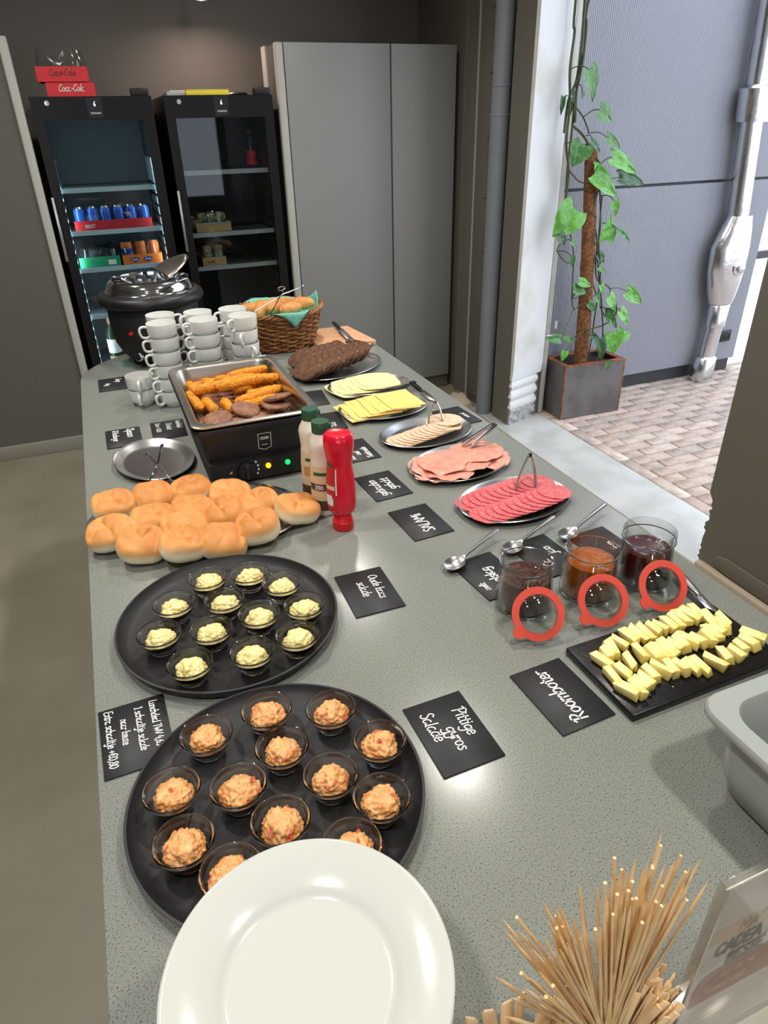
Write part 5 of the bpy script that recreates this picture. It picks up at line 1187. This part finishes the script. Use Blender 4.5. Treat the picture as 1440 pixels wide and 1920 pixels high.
for i in range(9):
    a = .05*i; k = 'knife' if i % 2 else 'fork'
    cutlery(k, i, (.676+.006*(i % 3), .262+i*.012, CT+.050+.008*(i % 4)), (.868, .300+i*.012+.01*(i % 3), CT+.022+.007*(i % 4)), 'steel table %s in the grey bin, %s of the pile' % (k, ordin(i, 9, 'nearest', 'farthest', 'from the near side')))

# ------------------------------------------------------------------ skewers, stirrers
GX, GY = .300, .228
gj = tag(obj('skewer_glass', mesh('skewer_glass', *lathe([(0, .0), (.040, 0), (.044, .004), (.046, .07), (.047, .120), (.0485, .128), (.0480, .131), (.0460, .130), (.0445, .119), (.0435, .07), (.041, .008), (0, .007)], 40), 'glass', 50), None, (GX, GY, CT+.0003)), 'clear glass holding bamboo skewers and wooden stirrers', 'glass')
rnd = random.Random(31)
for i in range(112):
    fx = rnd.betavariate(1.1, 1.1)*2-1; fy = rnd.uniform(-.4, 1); L = rnd.uniform(.270, .300)
    bx, by = GX+.008-fx*.024+rnd.uniform(-.006, .006), GY-.012-fy*.012
    ang = -.15+fx*.46+rnd.uniform(-.05, .05); tip = Vector((sin(ang)*.92, .12*fy+rnd.uniform(-.05, .10), cos(ang))).normalized()
    P0 = Vector((bx, by, CT+.010)); P1 = tip*L
    rr = .00155; sec = [Vector((0, 0, 0)), P1*.93, P1*.965, P1] if i % 4 else [Vector((0, 0, 0)), P1*.5, P1]
    R = [rr, rr, rr*.8, .0003] if i % 4 else [rr, rr, rr]
    tag(obj('bamboo_skewer', mesh('bamboo_skewer', *tube(sec, R, 6), 'bamboo', 60), None, P0), 'thin bamboo skewer fanning out of the clear glass', 'skewer', 'bamboo skewers in the glass')
stm = boxm('wood_stirrer', -.003, .003, -.0009, .0009, 0, .140, 'stirrer', .0003, 1)
for i in range(38):
    a = rnd.uniform(0, 6.28); r_ = .018*math.sqrt(rnd.random()); o = obj('wood_stirrer', stm, None, (GX+.012+r_*cos(a)*.7, GY-.012+r_*sin(a)*.6, CT+.009+rnd.uniform(0, .008)), (rnd.uniform(.02, .16), rnd.uniform(.06, .26), rnd.uniform(0, 3.14)))
    o.rotation_euler = (Matrix.Rotation(rnd.uniform(.02, .30), 3, 'Y') @ Matrix.Rotation(rnd.uniform(-.02, .16), 3, 'X') @ Matrix.Rotation(rnd.uniform(0, 3.14), 3, 'Z')).to_euler()
    tag(o, 'short wooden stirrer bundled in front of the skewers in the glass', 'stirrer', 'wooden stirrers in the skewer glass')
G2 = (.208, .228)
tag(obj('stirrer_glass', mesh('stirrer_glass', *lathe([(0, .0), (.030, 0), (.032, .004), (.035, .100), (.0355, .104), (.0335, .104), (.031, .02), (.029, .008), (0, .007)], 36), 'glass', 50), None, (*G2, CT+.0003)), 'small clear glass of flat wooden stirrers beside the plates', 'glass')
wst = bevelled('flat_stirrer', *[([(x, z, y) for x, y, z in slab([(-.0062, 0), (.0062, 0), (.0062, .152), (.0040, .156), (-.0040, .156), (-.0062, .152)], -.0009, .0009)[0]], slab([(0, 0)]*6, 0, 1)[1])][0], 'stirrer', .0002, 1)
FS = [(-.022, .012, -.20, .1), (-.012, .014, -.12, .08), (-.003, .018, -.03, .06), (.008, .018, .03, .06), (.013, .004, .14, .02), (.018, .000, .22, -.02), (.020, .010, .26, .04), (.012, -.008, .22, -.04), (.0, -.004, -.05, 0), (-.014, .0, -.18, 0), (-.018, -.008, -.26, -.04), (.006, -.014, .10, -.06)]
for i, (x, y, ry, rx) in enumerate(FS):
    o = obj('flat_stirrer', wst, None, (G2[0]+x*.5, G2[1]+y*.5, CT+.0095)); o.rotation_euler = (Matrix.Rotation(ry, 3, 'Y') @ Matrix.Rotation(-rx, 3, 'X') @ Matrix.Rotation((i % 5-2)*.3+(1.2 if i in (4, 5, 7) else 0), 3, 'Z')).to_euler()
    tag(o, 'flat wooden stirrer in the small glass, %s' % ordin(sorted(FS, key=lambda q: q[2]).index(FS[i]), 12), 'stirrer', 'flat wooden stirrers')

# ------------------------------------------------------------------ acrylic sign
tag(obj('white_tray', bevelled('white_tray', *boxvf(0, .26, 0, .145, 0, .012), 'plate_white', .003), None, (.376, .100, CT+.0004)), 'flat white tray under the clear sign holder', 'tray')
sg = thing('sign_holder', 'clear upright sign holder with a brown and peach notice', 'sign', (.358, .1965, CT+.0130))
box('acrylic_front', 0, .212, -.0042, -.0022, 0, .300, 'acrylic', sg, .0004); box('acrylic_back', 0, .212, .0022, .0042, 0, .300, 'acrylic', sg, .0004)
box('acrylic_foot', 0, .212, -.070, -.0045, 0, .002, 'acrylic', sg); box('acrylic_edge', -.0025, 0, -.0045, .0045, 0, .3005, 'film', sg)
nt_ = box('notice', .003, .208, -.0008, .0008, .006, .293, 'paper', sg)
yy = -.0012
def quad(name, x0, x1, z0, z1, mat): return obj(name, mesh(name, [(x0, yy, z0), (x1, yy, z0), (x1, yy, z1), (x0, yy, z1)], [(0, 1, 2, 3)], mat), nt_)
quad('peach_stripe', .003, .208, .207, .230, 'peach')
bv = smooth_path([(.012, 0, .098), (.010, 0, .130), (.022, 0, .152), (.06, 0, .156)], 5)
obj('brown_stripe', mesh('brown_stripe', [(p.x, yy, p.z) for p in bv]+[(.208, yy, .156), (.208, yy, .098)], [tuple(range(len(bv)+2))[::-1]], 'brown_print'), nt_)
yy2 = -.0016
def sgtext(text, h, x, z, mat, pen):
    v, f = strokes(text, h*4/7, pen, x, z, 0, 0); obj('lettering', mesh('lettering', [(p[0], yy2, p[1]) for p in v], f, mat), nt_)
sgtext('MA', .016, .040, .210, 'gold_print', .0014); sgtext('CADEA', .019, .020, .183, 'dark_print', .0019); sgtext('BESTE', .017, .040, .158, 'dark_print', .0018)
sgtext('BESTEL ME', .0095, .040, .134, 'peach', .0007); sgtext('VANUIT ONZ', .0095, .028, .112, 'peach', .0007)
for k in range(4): quad('text_line', .020, .19, .082-k*.011, .0828-k*.011, 'gold_print')

# ------------------------------------------------------------------ planter with climbing plant
pt = thing('steel_planter', 'square raw steel planter with rusty edges outside the opening', 'planter', (2.87, 3.612, 0), radians(-2))
w, d, h = .225, .132, .36
box('front_panel', -w, w, -d, -d+.004, .004, h-.002, 'corten', pt); box('back_panel', -w, w, d-.004, d, .004, h-.002, 'corten', pt); box('side_panel', -w, -w+.004, -d+.004, d-.004, .004, h-.002, 'corten', pt); box('side_panel', w-.004, w, -d+.004, d-.004, .004, h-.002, 'corten', pt)
obj('rim', mesh('rim', *join(boxvf(-w-.001, w+.001, -d-.001, -d+.035, h-.004, h+.001), boxvf(-w-.001, w+.001, d-.035, d+.001, h-.004, h+.001), boxvf(-w-.001, -w+.035, -d+.035, d-.035, h-.004, h+.001), boxvf(w-.035, w+.001, -d+.035, d-.035, h-.004, h+.001)), 'rust'), pt)
for sx in (-1, 1): box('corner_weld', sx*w-.006, sx*w+.006, -d-.0015, -d+.006, 0, h, 'rust', pt, .002)
box('soil', -w+.02, w-.02, -d+.02, d-.02, .20, .325, 'soil', pt)
cp = thing('climbing_plant', 'climbing plant with heart-shaped leaves on a brown coir pole', 'plant', (0, 0, 0))
pole = smooth_path([(2.832, 3.60, .30), (2.815, 3.595, .60), (2.785, 3.59, .95), (2.745, 3.585, 1.30), (2.705, 3.58, 1.62)], 8)
v, f = tube(pole, [.046-.010*(i/len(pole)) for i in range(len(pole))], 18)
obj('coir_pole', mesh('coir_pole', [(a+wob((a*30, b*30, c*14), 1, .006), b+wob((a*30, b*30, c*14+9), 1, .006), c) for a, b, c in v], f, 'coir', 70), cp)
VN = [[(2.494, 2.258), (2.506, 2.126), (2.489, 1.966), (2.498, 1.798), (2.497, 1.621), (2.539, 1.489), (2.554, 1.324)], [(2.542, 2.259), (2.552, 2.172), (2.549, 2.013), (2.532, 1.846), (2.543, 1.672), (2.55, 1.461), (2.569, 1.209)], [(2.526, 2.259), (2.535, 2.082), (2.536, 1.918), (2.508, 1.822), (2.501, 1.673)], [(2.57, 2.4), (2.564, 2.216), (2.562, 2.059), (2.546, 1.894), (2.543, 1.722)], [(2.544, 1.71), (2.633, 1.657), (2.699, 1.576), (2.746, 1.508), (2.772, 1.397)], [(2.541, 1.809), (2.602, 1.746), (2.641, 1.669)], [(2.539, 1.489), (2.612, 1.432), (2.701, 1.419)], [(2.757, 1.397), (2.749, 1.256), (2.812, 1.104), (2.84, .886), (2.941, .812), (3.007, .672), (2.937, .595), (2.797, .567)], [(2.615, 1.148), (2.655, 1.026), (2.667, .774), (2.684, .707)], [(2.546, 1.109), (2.514, 1.067), (2.578, 1.001), (2.627, 1.003)], [(2.78, 1.35), (2.80, 1.10), (2.86, .90), (2.87, .60), (2.86, .36)], [(2.77, 1.38), (2.82, 1.2), (2.835, 1.0), (2.90, .72), (2.93, .50), (2.90, .34)], [(2.74, 1.0), (2.90, .70), (2.95, .62)]]
for i, vn in enumerate(VN):
    top = [(vn[0][0]+.01, 3.2)] if vn[0][1] > 2.2 else []
    P = [(x, 3.545+.02*sin(i*1.7+k), z) for k, (x, z) in enumerate(top+list(vn))]
    obj('vine_stem', mesh('vine_stem', *tube(smooth_path(P, 6), .0068 if i < 5 else .0045, 6), 'vine', 70), cp)
rnd = random.Random(6)
for k in range(7):
    z = .5+k*.15; i0 = min(range(len(pole)), key=lambda i: abs(pole[i].z-z)); c = pole[i0]
    obj('tie_root', mesh('tie_root', *tube([(c.x+.043*cos(a), c.y+.043*sin(a), c.z+.03*sin(a+k)) for a in [pi+pi*j/8 for j in range(9)]], .003, 5), 'vine', 70), cp)
def leaf_me(mat, seed):
    """heart-shaped leaf in the xy-plane, stalk at the origin, tip at x = 1, width 1 (scaled per leaf)"""
    V, F = [], []; n, mm = 14, 6
    for i in range(n+1):
        t = i/n; wdt = .5*(sin(pi*min(1, t*.92+.08)**.62))**.8*(1-.25*t)*1.12 if t < 1 else 0
        for k in range(-mm, mm+1):
            s = k/mm; back = .16*(abs(s)**1.6)*max(0, 1-t*3)
            V.append((t-back, wdt*s, -.16*t*t+.10*abs(s)**1.3*wdt*2*.5+wob((t*3, s*2, 0), 1.3, .05, seed)+.015*cos(s*14)*t*(1-t)))
    q = 2*mm+1
    for i in range(n):
        for k in range(2*mm): a = i*q+k; F.append((a, a+q, a+q+1, a+1))
    return mesh('leaf', V, F, mat, 80)
LM = {c: [leaf_me('leaf_'+c, s) for s in range(2)] for c in 'abc'}
LV = [(2.576, 3.458, 1.89, .151, .106, -68), (2.678, 3.442, 1.753, .108, .094, -29), (2.782, 3.478, 1.622, .116, .058, -26), (2.645, 3.449, 1.606, .086, .046, -38), (2.518, 3.438, 1.569, .119, .119, -123), (2.884, 3.478, 1.511, .21, .099, -21), (3.001, 3.54, 1.424, .2, .08, -10), (2.788, 3.50, 1.412, .224, .134, -31), (2.884, 3.522, 1.277, .086, .055, -74), (2.494, 3.457, 1.23, .186, .172, -135), (2.838, 3.494, 1.178, .136, .102, 80), (2.937, 3.463, 1.131, .113, .04, -32), (2.484, 3.451, 1.141, .075, .061, -51), (2.561, 3.443, 1.116, .052, .037, -38), (2.57, 3.456, 1.014, .054, .036, -88), (2.851, 3.541, .997, .076, .061, -49), (2.857, 3.529, .933, .076, .042, -30), (2.723, 3.50, .87, .1, .054, -17), (2.693, 3.50, .832, .103, .066, -13), (2.811, 3.453, .831, .066, .042, -69), (2.81, 3.467, .762, .087, .04, -51), (2.954, 3.505, .726, .115, .09, -50), (3.136, 3.518, .741, .164, .082, -30), (2.824, 3.533, .708, .094, .051, -39), (2.987, 3.536, .653, .111, .053, -14), (3.012, 3.44, .644, .128, .077, -46), (2.974, 3.503, .607, .123, .061, -43), (3.104, 3.511, .508, .081, .067, 21), (2.997, 3.491, .47, .153, .131, -80), (2.869, 3.451, .455, .149, .074, -75), (2.838, 3.487, .532, .079, .035, -15), (2.485, 3.441, .577, .104, .06, 169), (2.659, 3.542, .53, .078, .047, 157), (2.618, 3.50, .431, .066, .049, -107), (2.926, 3.44, .344, .056, .034, -80), (2.43, 3.50, 1.799, .083, .028, -96), (2.506, 3.539, 1.777, .084, .034, -89), (2.496, 3.499, 1.842, .056, .025, -69), (2.576, 3.536, 1.845, .03, .025, -82), (2.539, 3.532, 1.983, .105, .019, -89)]
dark = {3, 6, 12, 15, 29, 35, 36, 37, 39, 30}; light = {0: 'a', 5: 'b', 7: 'b', 9: 'b', 10: 'b', 28: 'b', 22: 'b', 19: 'b', 17: 'b', 8: 'b', 21: 'b', 27: 'b', 33: 'b', 25: 'b'}
allv = [p for vn in VN for p in vn]
for i, (x, y, z, L_, W_, ang) in enumerate(LV):
    a = radians(ang); dr = Vector((cos(a), -.10, sin(a))).normalized(); bs = Vector((x, y, z))-dr*L_*.5
    nrm = Vector((rnd.uniform(-.35, .15), -1, rnd.uniform(.25, .75))); yv = nrm.cross(dr).normalized(); zv = dr.cross(yv)
    c = 'c' if i in dark else light.get(i, 'a'); me = LM[c][i % 2]
    o = obj('leaf', me, cp, bs); o.rotation_euler = Matrix((dr, yv, zv)).transposed().to_euler(); o.scale = (L_, W_*1.02, L_)
    vx, vz = min(allv, key=lambda p: (p[0]-bs.x)**2+(p[1]-.03-bs.z)**2+(.02 if p[1] > bs.z+.05 else 0)); st = Vector((vx, 3.545, vz))
    if (st-bs).length > .03: obj('leaf_stalk', mesh('leaf_stalk', *tube(smooth_path([st, (st+bs)/2+Vector((0, -.01, .015)), bs], 4), .0026, 5), 'vine', 70), cp)
